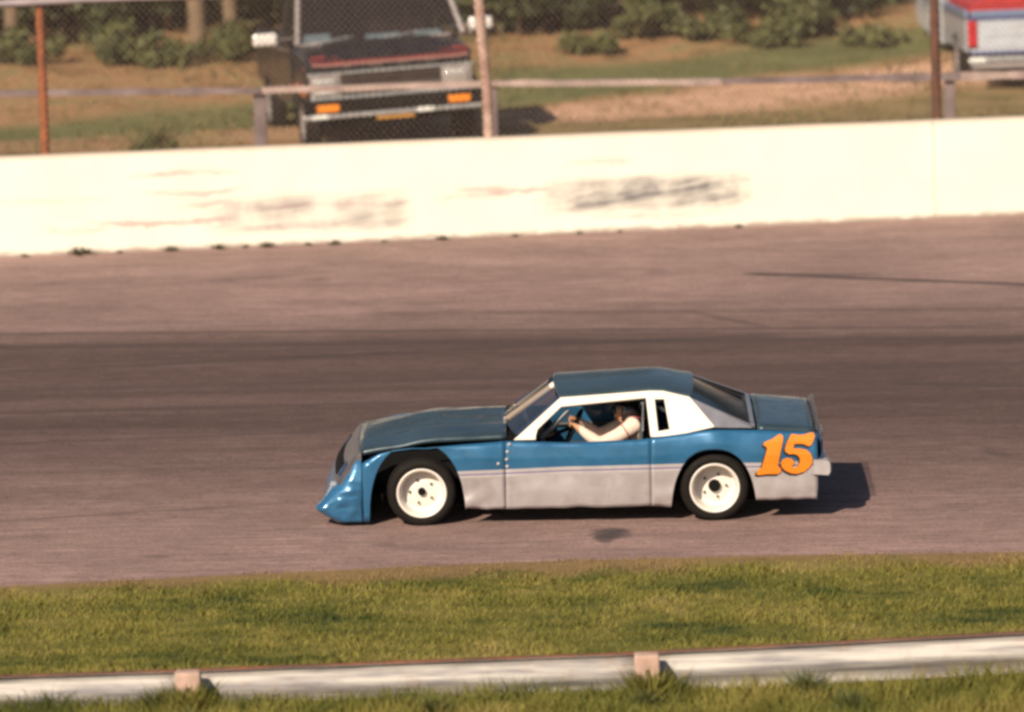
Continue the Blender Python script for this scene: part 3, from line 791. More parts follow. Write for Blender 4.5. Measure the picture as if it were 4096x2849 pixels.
# nose: layered plan outlines from lip to bonnet
mb = MB(); P = []
ZL0 = [.040, .10, .150, .175, .20, .26, .34, .42, .50, .56, .61, .645, .665]
XF = [-2.10, -2.17, -2.210, -2.220, -2.205, -2.175, -2.140, -2.095, -2.04, -1.99, -1.945, -1.905, -1.868]
HW0 = [.87, .885, .895, .895, .895, .90, .905, .90, .875, .84, .80, .76, .74]
XF0 = XF; ZL = sorted(set(ZL0 + [.04 + .625 * i / 26 for i in range(27)])); XF = [interp(z, ZL0, XF0) for z in ZL]; HW = [interp(z, ZL0, HW0) for z in ZL]
for z, xf, hw in zip(ZL, XF, HW):
    row = []; L = -1.866 - xf; L = max(.003, L)
    rc = min(.11, L * .6); half = []
    for i in range(16): half.append((-1.866 - (L - rc) * i / 16, -hw, 0.0))
    for i in range(7):
        an = math.pi / 2 * i / 6; half.append((-1.866 - L + rc - rc * math.sin(an), -hw + rc - rc * math.cos(an), math.sin(an)))
    for i in range(1, 13): half.append((-1.866 - L, (-hw + rc) * (1 - i / 12), 1.0))
    pts = half + [(x, -y, f) for x, y, f in half[-2::-1]]
    for x, y, f in pts:
        near = min(1, max(0, -1.866 - x) / .16); sx = f; sy = math.copysign(1 - f, y)
        x += interp(z, [.05, .17, .24, .34], [-.02, -.085, -.03, .045] if y < 0 else [.03, .02, .04, .06]) * (y / .9) ** 2 * near
        cfac = min(1, max(0, -1.866 - x) / .09)
        c = .014 * mnoise.noise(Vector((x * 5.0, y * 2.4, z * 5.0 + 2))) + .007 * mnoise.noise(Vector((x * 13, y * 6, z * 13 + 3)))
        q = z - (.335 + .10 * (x + 1.86) + .02 * mnoise.noise(Vector((x * 6, y, 8))))
        c += .026 * max(0, 1 - abs(q) / .055) - .020 * max(0, 1 - abs(q + .085) / .06)          # beaten ridge along the side
        d1 = abs((x + 1.92) * .80 - (z - .18) * .60); c -= .026 * max(0, 1 - d1 / .06) * max(0, 1 - abs(z - .18) / .16)
        c += .030 * max(0, 1 - math.hypot(x + 2.16, (z - .235) * 1.4) / .09)
        c *= cfac
        row.append((x - .5 * c * abs(sx), y + math.copysign(c, y) * abs(sy), z))
    P.append(row)
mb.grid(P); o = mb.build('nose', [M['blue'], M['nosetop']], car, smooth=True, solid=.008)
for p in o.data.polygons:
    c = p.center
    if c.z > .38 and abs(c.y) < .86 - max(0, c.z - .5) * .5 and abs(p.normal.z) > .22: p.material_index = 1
mb = MB()      # dark opening in the nose
P = [[(interp(z, ZL, XF) - .024 + .045 * (y / .9) ** 2, y, z) for z in (.42, .47, .52)] for y in np.linspace(-.55, .55, 9)]
mb.grid(P); mb.build('grille', M['black'], car, solid=.004)
for y in (-.68, .68):  # simulated headlight covers; their navy stands for the nose side in shade
    mb = MB(); P = []
    for i in range(6):
        yy = y - .11 + .22 * i / 5
        P.append([(interp(z, ZL, XF) - .022 + .045 * (yy / .9) ** 2 + .02 * (abs(yy) > .75), yy, z) for z in (.44, .49, .545)])
    mb.grid(P); mb.build('headlight_cover', M['navy'], car, solid=.006)

# bonnet, with turned-down edges above an open gap
def zh(x): return interp(x, [-1.88, -1.7, -1.5, -1.35, -1.2, -.9, -.55], [.655, .692, .722, .757, .772, .780, .788])
mb = MB(); P = []
for i in range(25):
    x = -1.88 + 1.325 * i / 24; row = []
    yw_ = interp(x, [-1.88, -1.5, -1.2, -.55], [.735, .755, .765, .775])
    row.append((x, -yw_, zh(x) - .035)); row.append((x, -yw_ - .001, zh(x) - .008))
    for j in range(15):
        y = -yw_ + .012 + (2 * yw_ - .024) * j / 14
        z = zh(x) + .034 * (1 - (y / yw_) ** 2) + .013 * mnoise.noise(Vector((x * 2.4, y * 2.6, 5)))
        z += .018 * math.exp(-((abs(y) - .42) / .07) ** 2) * min(1, max(0, (x + 1.75) * 3))
        row.append((x, y, z))
    row.append((x, yw_ + .001, zh(x) - .008)); row.append((x, yw_, zh(x) - .035))
    P.append(row)
mb.grid(P); mb.build('bonnet', M['bluetop'], car, smooth=True, solid=.006)
mb = MB(); mb.box((-.55, -.80, .72), (-.44, .80, .785)); mb.build('cowl', M['black'], car, bevel=.01)

# chassis, engine bay and floor
mb = MB()
mb.box((-1.80, -.58, .13), (2.15, .58, .24)); mb.box((-1.78, -.72, .40), (-.60, .72, .655)); mb.box((-.62, -.86, .16), (-.55, .86, .76))
mb.box((1.05, -.62, .24), (2.18, .62, .70)); mb.box((-.60, -.86, .17), (.80, .86, .235)); mb.box((.76, -.84, .2), (.82, .84, .74))
mb.box((2.10, -.80, .22), (2.16, .80, .72)); mb.box((-1.86, -.78, .06), (-1.82, .78, .58)); mb.box((-1.38, -.8, .25), (-1.28, .8, .33)); mb.box((1.26, -.75, .24), (1.36, .75, .34))
mb.build('chassis', M['black'], car)

# side window frames in white: pillar, rail, post and sail panel
def yg(z): return -.902 + .80 * (z - .766)
def frame_part(name, polys, mat, s, parent, off=0):
    bm = bmesh.new()
    cache = {}
    for poly in polys:
        vs = []
        for x, z in poly:
            if (x, z) not in cache: cache[(x, z)] = bm.verts.new((x, s * -(yg(z) - off), z))
            vs.append(cache[(x, z)])
        bm.faces.new(vs if s > 0 else vs[::-1])
    bm.normal_update(); bmesh.ops.triangulate(bm, faces=bm.faces); bmesh.ops.recalc_face_normals(bm, faces=bm.faces)
    me = bpy.data.meshes.new(name); bm.to_mesh(me); bm.free()
    me.materials.append(mat); o = bpy.data.objects.new(name, me); COL.objects.link(o); o.parent = parent
    m_ = o.modifiers.new('solid', 'SOLIDIFY'); m_.thickness = .02; m_.offset = 0
    return o
FA = [(-.49, .768), (-.295, .768), (-.292, .80), (-.275, .85), (-.058, 1.028), (-.062, 1.10)]
FR = [(-.062, 1.10), (-.058, 1.028), (.709, 1.087), (.745, 1.143)]
SB = [(.745, 1.143), (.709, 1.087), (.741, .775), (.785, .773), (.81, .815), (.785, 1.074)]
ST = [(.745, 1.143), (.785, 1.074), (.873, 1.074), (.86, 1.14)]
SC = [(.86, 1.14), (.873, 1.074), (.914, .83), (.81, .815), (.785, .773), (.99, .785), (1.319, .845), (1.10, 1.087)]
for s in (-1, 1):
    frame_part('window_frame', [FA, FR], M['white'], -s * -1, car)
    frame_part('sail_panel', [SB, ST, SC], M['white'], -s * -1, car)
    # dark backing behind the slot window, filler fin beside the back glass
    mb = MB(); sg = -s
    P = [(1.10, yg(1.09), 1.090), (1.325, yg(.845), .843), (1.66, -.845, .835), (1.66, -.80, .855)]
    P = [(x, y * sg * 1, z) for x, y, z in P]
    mb.add(P, [(0, 1, 2, 3)]); mb.build('filler_panel', M['grey'], car, solid=.012)

# roof
mb = MB(); P = []
RX = [-.075, -.06, .0, .2, .4, .6, .745, .86, .98, 1.10, 1.115]
for x in RX:
    ze = interp(x, [-.062, .745, .86, 1.10], [1.102, 1.145, 1.142, 1.089]); ye = -yg(ze) + .004; row = []
    for j in range(17):
        q = -1 + 2 * j / 16
        row.append((x - .05 * (1 - q * q) * (x < .1) + .04 * (1 - q * q) * (x > 1), ye * q, ze + .052 * (1 - abs(q) ** 2.6)))
    P.append(row)
mb.grid(P); mb.build('roof', M['bluetop'], car, smooth=True, solid=.012)

# glass
mb = MB(); P = []
for i in range(5):
    q = i / 4; x = -.47 + .40 * q; z = .80 + .30 * q; hw = .80 - .21 * q
    P.append([(x - .10 * (1 - u * u), hw * u, z + .035 * (1 - u * u)) for u in np.linspace(-1, 1, 11)])
mb.grid(P); mb.build('windscreen', M['lexan'], car, smooth=True)
mb = MB(); P = []
for i in range(5):
    q = i / 4; x = 1.10 + .55 * q; z = 1.085 - .265 * q; hw = .60 + .18 * q
    P.append([(x + .03 * (1 - u * u), hw * u, z + .03 * (1 - u * u) * (1 - q)) for u in np.linspace(-1, 1, 9)])
mb.grid(P); mb.build('rear_window', M['rearglass'], car, smooth=True)
mb = MB(); mb.box((-.015, -.022, 0), (.015, .022, 1)); 
v = []
a, b_ = Vector((-.56, -.04, .80)), Vector((-.10, -.04, 1.13))
mb = MB(); mb.tube([a, b_], .030, 8); mb.build('windscreen_brace', M['white'], car, auto=50)
for s in (-1, 1):
    mb = MB(); mb.tube([(-.47, s * .82, .80), (-.08, s * .60, 1.09)], .016, 8); mb.build('windscreen_trim', M['navy'], car, auto=50)

# tail: strip, boot lid, spoiler, rear panel, bumper
mb = MB(); mb.box((1.645, -.80, .815), (1.685, .80, .862)); mb.build('rear_window_strip', M['grey'], car, bevel=.008)
mb = MB(); P = []
for i in range(9):
    x = 1.70 + .515 * i / 8; row = []; hw = .862 - .02 * i / 8; z0 = .845 - .045 * i / 8
    row.append((x, -hw, z0 - .03))
    for j in range(13):
        q = -1 + 2 * j / 12
        row.append((x, (hw - .004) * q, z0 + .016 * (1 - q ** 4) + .004 * mnoise.noise(Vector((x * 4, q * 3, 1)))))
    row.append((x, hw, z0 - .03)); P.append(row)
mb.grid(P); mb.build('boot_lid', M['bluetop'], car, smooth=True, solid=.006)
mb = MB(); mb.box((2.215, -.85, .79), (2.225, .85, .80))
P = [[(2.222 + .045 * q, y, .802 + .032 * q) for q in (0, .5, 1)] for y in np.linspace(-.86, .86, 7)]
mb = MB(); mb.grid(P); mb.build('spoiler', M['clear'], car, solid=.005)
mb = MB(); P = []
for j in range(13):
    y = -.895 + 1.79 * j / 12
    P.append([(2.236 + .01 * (1 - (y / .9) ** 4), y, .785), (2.275, y, .70), (2.285, y, .60), (2.262, y, .53), (2.24, y, .19)])
mb.grid(P); mb.build('rear_panel', M['navy'], car, smooth=True, solid=.008)
for s in (-1, 1):
    mb = MB(); mb.box((2.270, min(s * .45, s * .80), .60), (2.292, max(s * .45, s * .80), .70)); mb.build('tail_light', simple('red_lens_%d' % s, (.20, .012, .01), .25, coat=.5), car, bevel=.006)
mb = MB(); P = []
sec = [(-.10, .405), (.085, .395), (.108, .43), (.110, .48), (.095, .535), (.06, .553), (-.10, .556)]
for j in range(21):
    y = -.935 + 1.87 * j / 20; u = abs(y) / .935
    bx = 2.275 - .05 * (1 - u ** 4); k = 1 if u < .97 else .72
    P.append([(bx + dx * k + .008 * mnoise.noise(Vector((y * 5, dz * 9, 2))), y, .475 + (dz - .475) * (1 if u < .97 else .85) + .006 * mnoise.noise(Vector((y * 4, dx * 9, 7)))) for dx, dz in sec])
mb.grid(P); mb.add(P[0], [tuple(range(7))]); mb.add(P[-1], [tuple(range(7))[::-1]])
mb.build('rear_bumper', M['silver'], car, auto=50, fixn=True)

# rivets down the front of the door
for px_, pz_ in ((-.530, .735), (-.548, .668), (-.556, .60), (-.632, .562), (-.552, .535)):
    mb = MB(); mb.lathe_y([(.017, 0), (.015, .008), (.0, .014)], 8, 0, (px_, ysurf(px_, pz_) - crum(px_, pz_), pz_))
    mb.build('rivet', M['stripe'], car, smooth=True)

# number 15: outline in photo proportions, laid on the quarter panel
def D(zx, zy):
    px, py = 1670.3 + zx * .09765, 941.6 + zy * .09765
    return ((px - 1277.5) / 249, (1176 - (px - 1277.5) * .0175 - py) / 247)
ONE = [(820, 325), (880, 345), (905, 400), (885, 520), (830, 760), (770, 1040), (785, 1075), (850, 1120), (842, 1190), (780, 1240), (540, 1240), (330, 1262), (275, 1235), (305, 1150), (400, 1085), (425, 1000), (480, 820), (530, 660), (515, 600), (440, 570), (470, 500), (640, 440)]
FIVE = [(1085, 335), (1150, 330), (1250, 352), (1400, 345), (1510, 305), (1605, 305), (1632, 380), (1590, 500), (1545, 585), (1478, 605), (1400, 562), (1300, 545), (1160, 548), (1130, 650), (1290, 655), (1430, 685), (1525, 765), (1570, 875), (1562, 990), (1500, 1095), (1380, 1192), (1220, 1242), (1080, 1230), (940, 1162), (862, 1078), (840, 985), (885, 900), (985, 865), (1085, 885), (1145, 945), (1150, 1010), (1085, 1065), (1150, 1100), (1225, 1070), (1282, 970), (1275, 870), (1225, 805), (1130, 775), (1040, 785), (945, 720), (945, 640), (985, 520)]
def numeral(name, pts, mat, off, dx=0, dz=0, grow=0):
    bm = bmesh.new(); q = [D(*p) for p in pts]
    f = bm.faces.new([bm.verts.new((x + dx, 0, z + dz)) for x, z in q])
    bm.normal_update(); bmesh.ops.triangulate(bm, faces=[f])
    for k in range(-5, 20):
        for co, no in (((1.7 + .03 * k, 0, 0), (1, 0, 0)), ((0, 0, .45 + .03 * k), (0, 0, 1))):
            bmesh.ops.bisect_plane(bm, geom=bm.verts[:] + bm.edges[:] + bm.faces[:], plane_co=co, plane_no=no)
    bmesh.ops.triangulate(bm, faces=bm.faces)
    for v in bm.verts: v.co.y = ysurf(v.co.x, v.co.z) - crum(v.co.x, v.co.z) - off
    for f in bm.faces:
        if f.normal.y > 0: f.normal_flip()
    me = bpy.data.meshes.new(name); bm.to_mesh(me); bm.free(); me.materials.append(mat)
    o = bpy.data.objects.new(name, me); COL.objects.link(o); o.parent = car
    return o
for pts in (ONE, FIVE):
    nb = numeral('numeral_shadow', pts, M['blacknum'], .007, -.016, -.018)
    no = numeral('numeral', pts, M['orange'], .013)
    no['label'] = 'orange slanted figure with black drop shadow'

# wheels
TY = [(.205, .100), (.222, .128), (.250, .142), (.280, .138), (.302, .120), (.312, .085), (.315, .03), (.315, -.03), (.312, -.085), (.302, -.120), (.270, -.138), (.222, -.128), (.205, -.10)]
def wheel(xc, yc, zc, s, deep):
    rim = [(.222, .128), (.226, .138), (.218, .143), (.206, .138), (.198, .115), (.188, .095 - deep * .3), (.180, .06 - deep), (.165, .050 - deep), (.140, .060 - deep), (.110, .074 - deep), (.075, .078 - deep), (.068, .080 - deep), (.0, .080 - deep)]
    rim = rim + [] 
    mb = MB(); mb.lathe_y(rim, 40); mb.lathe_y([(.205, .10), (.19, 0), (.205, -.12), (.222, -.128)], 40)
    w = mb.build('wheel', M['rimwhite'], car, auto=35); 
    mb = MB(); mb.lathe_y(TY, 48); t_ = mb.build('tyre', M['rubber'], w, auto=40, fixn=True)
    mb = MB(); rh = .036 if deep < .06 else .056
    mb.lathe_y([(rh, .078 - deep), (rh, .11 - deep), (rh * .8, .118 - deep), (0, .118 - deep)], 16); mb.build('hub', M['black'], w, auto=35)
    for k in range(5):
        a = R(90 + 72 * k + (20 if deep < .06 else 52)); mb = MB()
        mb.lathe_y([(.013, .074 - deep), (.013, .088 - deep), (0, .090 - deep)], 8, 0, (.108 * math.cos(a), 0, .108 * math.sin(a)))
        mb.build('lug_nut', M['steel'], w)
    w.location = (xc, yc, zc)
    if s > 0: w.rotation_euler = (0, 0, math.pi)
    return w
wheel(-1.327, -.775, .300, -1, .045); wheel(-1.327, .775, .300, 1, .045)
wheel(1.312, -.765, .300, -1, .085); wheel(1.312, .765, .300, 1, .085)

# cockpit
mb = MB(); mb.box((-.46, -.80, .56), (-.20, .80, .745)); mb.build('dashboard', M['black'], car, bevel=.02)
mb = MB()
for y in (-.74, .74):
    mb.tube([(.66, y, .2), (.66, y * .97, .80), (.70, y * .78, 1.075)], .022, 8); mb.tube([(-.44, y, .25), (-.40, y * 1.02, .75), (-.02, y * .80, 1.06), (.70, y * .78, 1.075)], .022, 8)
    mb.tube([(-.42, y * 1.08, .40), (.66, y * 1.02, .45)], .022, 8); mb.tube([(-.42, y * 1.08, .60), (.66, y * 1.02, .62)], .022, 8)
    mb.tube([(.68, y * .8, 1.06), (1.55, y * .6, .60)], .02, 8)
mb.tube([(.70, -.58, 1.075), (.70, .58, 1.075)], .022, 8); mb.tube([(-.02, -.59, 1.06), (-.02, .59, 1.06)], .022, 8)
mb.tube([(.68, -.60, 1.04), (.66, .70, .30)], .02, 8); mb.tube([(-.25, -.70, .74), (.01, -.62, .985)], .024, 8)
mb.tube([(-.40, .75, .75), (-.30, -.74, .76)], .02, 8)
mb.build('roll_cage', M['steel'], car, auto=50)
mb = MB(); P = [[(x, y, z + .02 * (1 - (y + .38) ** 2 / .06)) for x, z in ((.10, .34), (.48, .26), (.62, .36), (.74, .80), (.75, .92))] for y in np.linspace(-.62, -.14, 7)]
mb.grid(P); mb.build('seat', M['black'], car, smooth=True, solid=.03)
mb = MB(); P = []
for i in range(25):
    a = 2 * math.pi * i / 24; P.append(Vector((.055 + .085 * math.sin(a) * .9, -.40 + .17 * math.cos(a), .79 + .155 * math.sin(a))))
mb.tube(P, .014, 8, cap=False)
for k in (0, 8, 16): mb.tube([P[k], (.03, -.40, .785)], .010, 6)
mb.tube([(.03, -.40, .785), (-.30, -.40, .66)], .018, 8)
mb.build('steering_wheel', M['black'], car, auto=60)
mb = MB()
mb.grid([[(x, .80, z) for z in (.25, .5, .78)] for x in np.linspace(-.5, .72, 5)]); mb.build('inner_door_panel', M['blue'], car, solid=.01)
mb = MB(); mb.grid([[(x, .80 - .55 * (z - .76), z) for z in (.785, .9, 1.06)] for x in np.linspace(-.10, .70, 5)]); mb.build('passenger_window_panel', M['navy'], car, solid=.01)

# ------------------------------------------------------------------ driver
def skin_mesh(name, verts, edges, radii, levels=2):
    me = bpy.data.meshes.new(name); me.from_pydata([tuple(v) for v in verts], edges, []); o = bpy.data.objects.new(name, me); COL.objects.link(o)
    bpy.context.view_layer.objects.active = o
    sk = o.modifiers.new('skin', 'SKIN'); sk.use_smooth_shade = True
    for i, r in enumerate(radii):
        d = me.skin_vertices[0].data[i]; d.radius = (r, r) if not isinstance(r, tuple) else r; d.use_root = (i == 0)
    ss = o.modifiers.new('sub', 'SUBSURF'); ss.levels = levels; ss.render_levels = levels
    dg = bpy.context.evaluated_depsgraph_get(); ev = o.evaluated_get(dg)
    nm = bpy.data.meshes.new_from_object(ev); nm.name = name
    bpy.data.objects.remove(o); bpy.data.meshes.remove(me)
    return nm
M['suit'] = simple('cream_race_suit', (.72, .56, .46), .8, var=.08, scale=8, bmp=.3)
M['skin'] = simple('skin', (.52, .27, .15), .55, var=.08)
M['helmet'] = simple('dark_helmet', (.015, .010, .010), .25, coat=.5, var=.2)
M['red'] = simple('red_webbing', (.30, .05, .05), .7, var=.1)
V_ = []; E_ = []; R_ = []
def jv(p, r, par=None):
    V_.append(Vector(p)); R_.append(r)
    if par is not None: E_.append((par, len(V_) - 1))
    return len(V_) - 1
pel = jv((.44, -.38, .40), (.165, .13)); wai = jv((.52, -.38, .54), (.15, .125), pel); che = jv((.59, -.38, .70), (.165, .135), wai); upc = jv((.60, -.38, .785), (.14, .12), che)
nek = jv((.560, -.38, .835), .060, upc); hd0 = jv((.515, -.385, .880), (.082, .085), nek); hd1 = jv((.515, -.385, .950), (.090, .095), hd0); hd2 = jv((.525, -.385, .990), (.05, .055), hd1)
nos = jv((.418, -.388, .890), .014, hd0)
hands = []
for s in (-1, 1):
    sh = jv((.595, -.38 + s * .185, .825), .082, upc); um = jv((.45, -.38 + s * .225, .735), .072, sh); el = jv((.285, -.38 + s * .235, .680), .058, um)
    fm = jv((.185, -.38 + s * .215, .745), .052, el); wr = jv((.095, -.39 + s * .18, .815), .033, fm); pa = jv((.060, -.395 + s * .165, .838), (.030, .040), wr)
    hands.append((wr, pa))
    for k in range(4):
        yy = -.395 + s * (.185 - .02 * k) - s * .01
        base = jv((.030, -.395 + s * (.190 - .019 * k), .858 - .004 * k), .0105, pa)
        m1 = jv((.018 - .004 * k * .2, -.395 + s * (.178 - .019 * k), .835 - .004 * k), .0095, base); jv((.034, -.395 + s * (.166 - .017 * k), .820 - .004 * k), .0085, m1)
    th = jv((.075, -.395 + s * .13, .832), .012, pa); jv((.052, -.395 + s * .115, .850), .0095, th)
    hp = jv((.34, -.38 + s * .10, .385), .095, pel); kn = jv((-.02, -.38 + s * .14, .53), .066, hp); cal = jv((-.20, -.38 + s * .13, .42), .056, kn); an = jv((-.38, -.38 + s * .12, .30), .040, cal); jv((-.46, -.38 + s * .12, .36), .035, an)
pm = skin_mesh('person', V_, E_, R_)
pm.materials.append(M['suit']); pm.materials.append(M['skin'])
for p in pm.polygons:
    c = p.center
    if c.z > .845 and .36 < c.x < .56 and abs(c.y + .385) < .12: p.material_index = 1
    if c.x < .105 and c.z > .77: p.material_index = 1
person = bpy.data.objects.new('person', pm); COL.objects.link(person); person.rotation_euler = (BANK, 0, 0)
tag(person, 'driver in cream race suit and dark helmet gripping the steering wheel in the blue car', 'person')
mb = MB(); P = []      # open-face helmet shell
for i in range(13):
    th = math.pi * (i / 12) * .68; row = []
    for j in range(25):
        ph = 2 * math.pi * j / 24; r = .135
        x = .525 + r * 1.08 * math.sin(th) * math.cos(ph); y = -.385 + r * .92 * math.sin(th) * math.sin(ph); z = .917 + r * math.cos(th)
        row.append((x, y, z))
    P.append(row)
keep = MB(); keep.grid(P)
fs = []
for f in keep.f:
    c = sum((Vector(keep.v[i]) for i in f), Vector()) / 4
    d = (c - Vector((.525, -.385, .917)))
    if d.x < -.020 and d.z < .055: continue
    fs.append(f)
keep.f = fs; keep.mi = [0] * len(fs)
keep.build('helmet', M['helmet'], person, smooth=True, solid=.012)
mb = MB()
for s in (-1, 1):
    eb = MB(); eb.lathe_y([(.012, -.006), (.012, .006), (.0, .01)], 10, 0, (.428, -.386 + s * .034, .922)); eb.build('eye', M['helmet'], person)
mb.box((.424, -.412, .857), (.436, -.362, .863)); mb.build('mouth', M['helmet'], person)
for s in (-1, 1):
    mb = MB(); P = []
    for x, z in ((.70, .87), (.60, .900), (.50, .85), (.445, .74), (.40, .60), (.36, .50)):
        P.append([(x, -.38 + s * .115 - .025, z), (x, -.38 + s * .115 + .025, z)])
    mb.grid(P); mb.build('harness_strap', M['red'], person, smooth=True, solid=.006)
mb = MB(); c = Vector((.595, -.38 - .185, .825)); P = []
for i in range(13):
    a = 2 * math.pi * i / 12; d = Vector((.45, -.605, .745)) - c; d.normalize(); a1 = d.cross(Vector((0, 0, 1))).normalized(); a2 = d.cross(a1)
    P.append(c + d * .10 + (a1 * math.cos(a) + a2 * math.sin(a)) * .080)
mb.tube(P, .005, 6, cap=False); mb.build('sleeve_stripe', M['red'], person)

# ------------------------------------------------------------------ parked trucks
M['blackpaint'] = simple('black_truck_paint', (.012, .013, .017), .3, 0, coat=.15, var=.2, dirt=(.035, .026, .023), spec=.3)
M['redpaint'] = simple('dull_red_stripe_paint', (.20, .035, .04), .4, var=.15)
M['pinkpaint'] = simple('pale_stripe_edge_paint', (.45, .25, .22), .4, var=.1)
M['amber'] = simple('amber_lens', (.80, .24, .015), .3, coat=.4, var=.05)
M['lens'] = simple('headlight_glass', (.55, .50, .47), .15, .5, var=.1)
M['cabglass'] = glass('windscreen_glass', (.36, .43, .48), .06, .04)
M['interior'] = simple('dark_interior', (.03, .028, .03), .8)
M['paper'] = simple('white_paper', (.75, .76, .72), .7, var=.05)
M['redseat'] = simple('dark_red_seat', (.07, .015, .02), .8)
M['grille'] = simple('dull_grille', (.15, .115, .105), .4, .5, var=.25)
M['plate'] = simple('dull_orange_plate', (.55, .27, .06), .5)
M['mirror'] = simple('pale_mirror_shell', (.80, .76, .72), .35, .2, var=.05)
M['hubgrey'] = simple('grey_hub', (.38, .33, .32), .5, .4)

def rect_poly(name, pts, mat, parent, solid=.01):
    mb = MB(); mb.add(pts, [tuple(range(len(pts)))]); return mb.build(name, mat, parent, solid=solid)
def road_wheel(parent, x, y, r, sgn, hubm):
    """axle along x"""
    mb = MB(); pr = [(r * .62, .08), (r * .70, .10), (r * .92, .10), (r, .07), (r, -.07), (r * .92, -.10), (r * .62, -.10)]
    mb.lathe_y(pr, 28); w = mb.build('wheel', M['rubber'], parent, auto=40)
    mb = MB(); mb.lathe_y([(r * .63, .085), (r * .58, .07), (r * .40, .04), (r * .25, .06), (r * .12, .075), (0, .075)], 24); mb.build('rim', hubm, w, auto=40)
    w.location = (x, y, r); w.rotation_euler = (0, 0, R(-90) if sgn < 0 else R(90)); return w

# black pickup, nose towards the wall; local x across, y to its rear, z up
tr = empty('pickup_truck', (-1.84, 21.62, 1.545), (0, R(-3.0), R(9)), 'black pickup truck facing the track with red hood stripe and amber bumper lamps', 'pickup truck')
def body_sections(secs, mat, name, parent, **k):
    """secs: (y, [(x,z)...half outline from bottom to centre top])"""
    mb = MB(); P = []
    for y, half in secs:
        row = [(-x, y, z) for x, z in half] + [(x, y, z) for x, z in half[::-1]]
        P.append(row)
    mb.grid([r[::-1] for r in P]); mb.add(P[0], [tuple(range(len(P[0])))]); mb.add(P[-1], [tuple(range(len(P[-1])))[::-1]])
    return mb.build(name, mat, parent, **k)
hs = lambda w, z1: [(w * .99, .50), (w, .80), (w, z1 - .05), (w - .03, z1 - .012), (w - .12, z1), (w * .5, z1 + .012), (.12, z1 + .016)]
body_sections([(.03, hs(.97, 1.125)), (.10, hs(1.0, 1.165)), (.5, hs(1.01, 1.20)), (1.22, hs(1.02, 1.235))], M['blackpaint'], 'front_body', tr, auto=50, fixn=True)
mb = MB(); P = [[(.72 - .30 * q, y, z) for q in (0, .33, .66, 1)] for y, z in ((.12, 1.172),)]
# hood power bulge with the red stripe along its front edge
body_sections([(.06, [(.80, 1.10), (.79, 1.16), (.74, 1.180), (.3, 1.188), (.05, 1.188)]), (.14, [(.80, 1.15), (.78, 1.20), (.73, 1.215), (.3, 1.222), (.05, 1.222)]), (1.10, [(.70, 1.20), (.68, 1.250), (.63, 1.262), (.3, 1.268), (.05, 1.268)])], M['blackpaint'], 'hood', tr, auto=50, fixn=True)
def stripe(name, mat, pts, wd):
    mb = MB(); vs = []
    for (x, y, z), w in zip(pts, wd): vs += [(x, y, z - w), (x, y - .002, z + w)]
    n = len(pts); mb.add(vs, [(2 * i, 2 * i + 2, 2 * i + 3, 2 * i + 1) for i in range(n - 1)]); return mb.build(name, mat, tr, solid=.006)
stripe('hood_stripe', M['redpaint'], [(-.95, -.010, 1.112), (-.80, -.010, 1.095), (-.4, -.010, 1.092), (.4, -.010, 1.092), (.80, -.010, 1.095), (.95, -.010, 1.112)], [.020, .018, .016, .016, .018, .020])
stripe('hood_stripe_edge', M['pinkpaint'], [(-.95, -.010, 1.080), (-.80, -.010, 1.066), (.80, -.010, 1.066), (.95, -.010, 1.080)], [.009, .009, .009, .009])
for s in (-1, 1):
    rect_poly('hood_stripe_corner', [(s * .97, .055, 1.142), (s * .62, .052, 1.142), (s * .60, .10, 1.190), (s * .95, .09, 1.166)][::s], M['redpaint'], tr, .006)
mb = MB(); mb.box((-.97, -.005, .985), (.97, .05, 1.125)); mb.build('nose_panel', M['blackpaint'], tr, bevel=.015)
# four pressed letters across the nose panel, as far apart as in the photo
LT = {'F': [((0, 0), (.26, 1)), ((.26, .80), (1, 1)), ((.26, .42), (.8, .60))],
      'O': [((0, 0), (.26, 1)), ((.74, 0), (1, 1)), ((.26, .8), (.74, 1)), ((.26, 0), (.74, .2))],
      'R': [((0, 0), (.26, 1)), ((.26, .8), (.9, 1)), ((.26, .40), (.9, .58)), ((.70, .58), (1, .8)), ((.62, 0), (.94, .40))],
      'D': [((0, 0), (.26, 1)), ((.26, .8), (.8, 1)), ((.26, 0), (.8, .2)), ((.74, .2), (1, .8))]}
for ch, cx in zip('FORD', (-.50, -.17, .165, .50)):
    mb = MB()
    for (a, b_), (c, d) in LT[ch]: mb.box((cx - .055 + .11 * a, -.014, 1.010 + .048 * b_), (cx - .055 + .11 * c, -.004, 1.010 + .048 * d))
    mb.build('letter', M['grille'], tr)
def bar(name, x0, x1, z0, z1, y0, y1, mat, bv=.008): 
    mb = MB(); mb.box((x0, y0, z0), (x1, y1, z1)); return mb.build(name, mat, tr, bevel=bv)
bar('upper_chrome_strip', -1.0, 1.0, .950, .978, -.025, .04, M['chrome'])
bar('lower_chrome_strip', -.98, .98, .655, .690, -.025, .04, M['chrome'])
bar('grille_backing', -.97, .97, .69, .95, .015, .05, M['black'], 0)
for z0 in (.72, .765, .81, .86, .905):
    bar('grille_bar', -.60, .60, z0, z0 + .017, -.01, .014, M['grille'], .003)
bar('grille_band', -.60, .60, .745, .80, -.016, .010, M['grille'], .004)
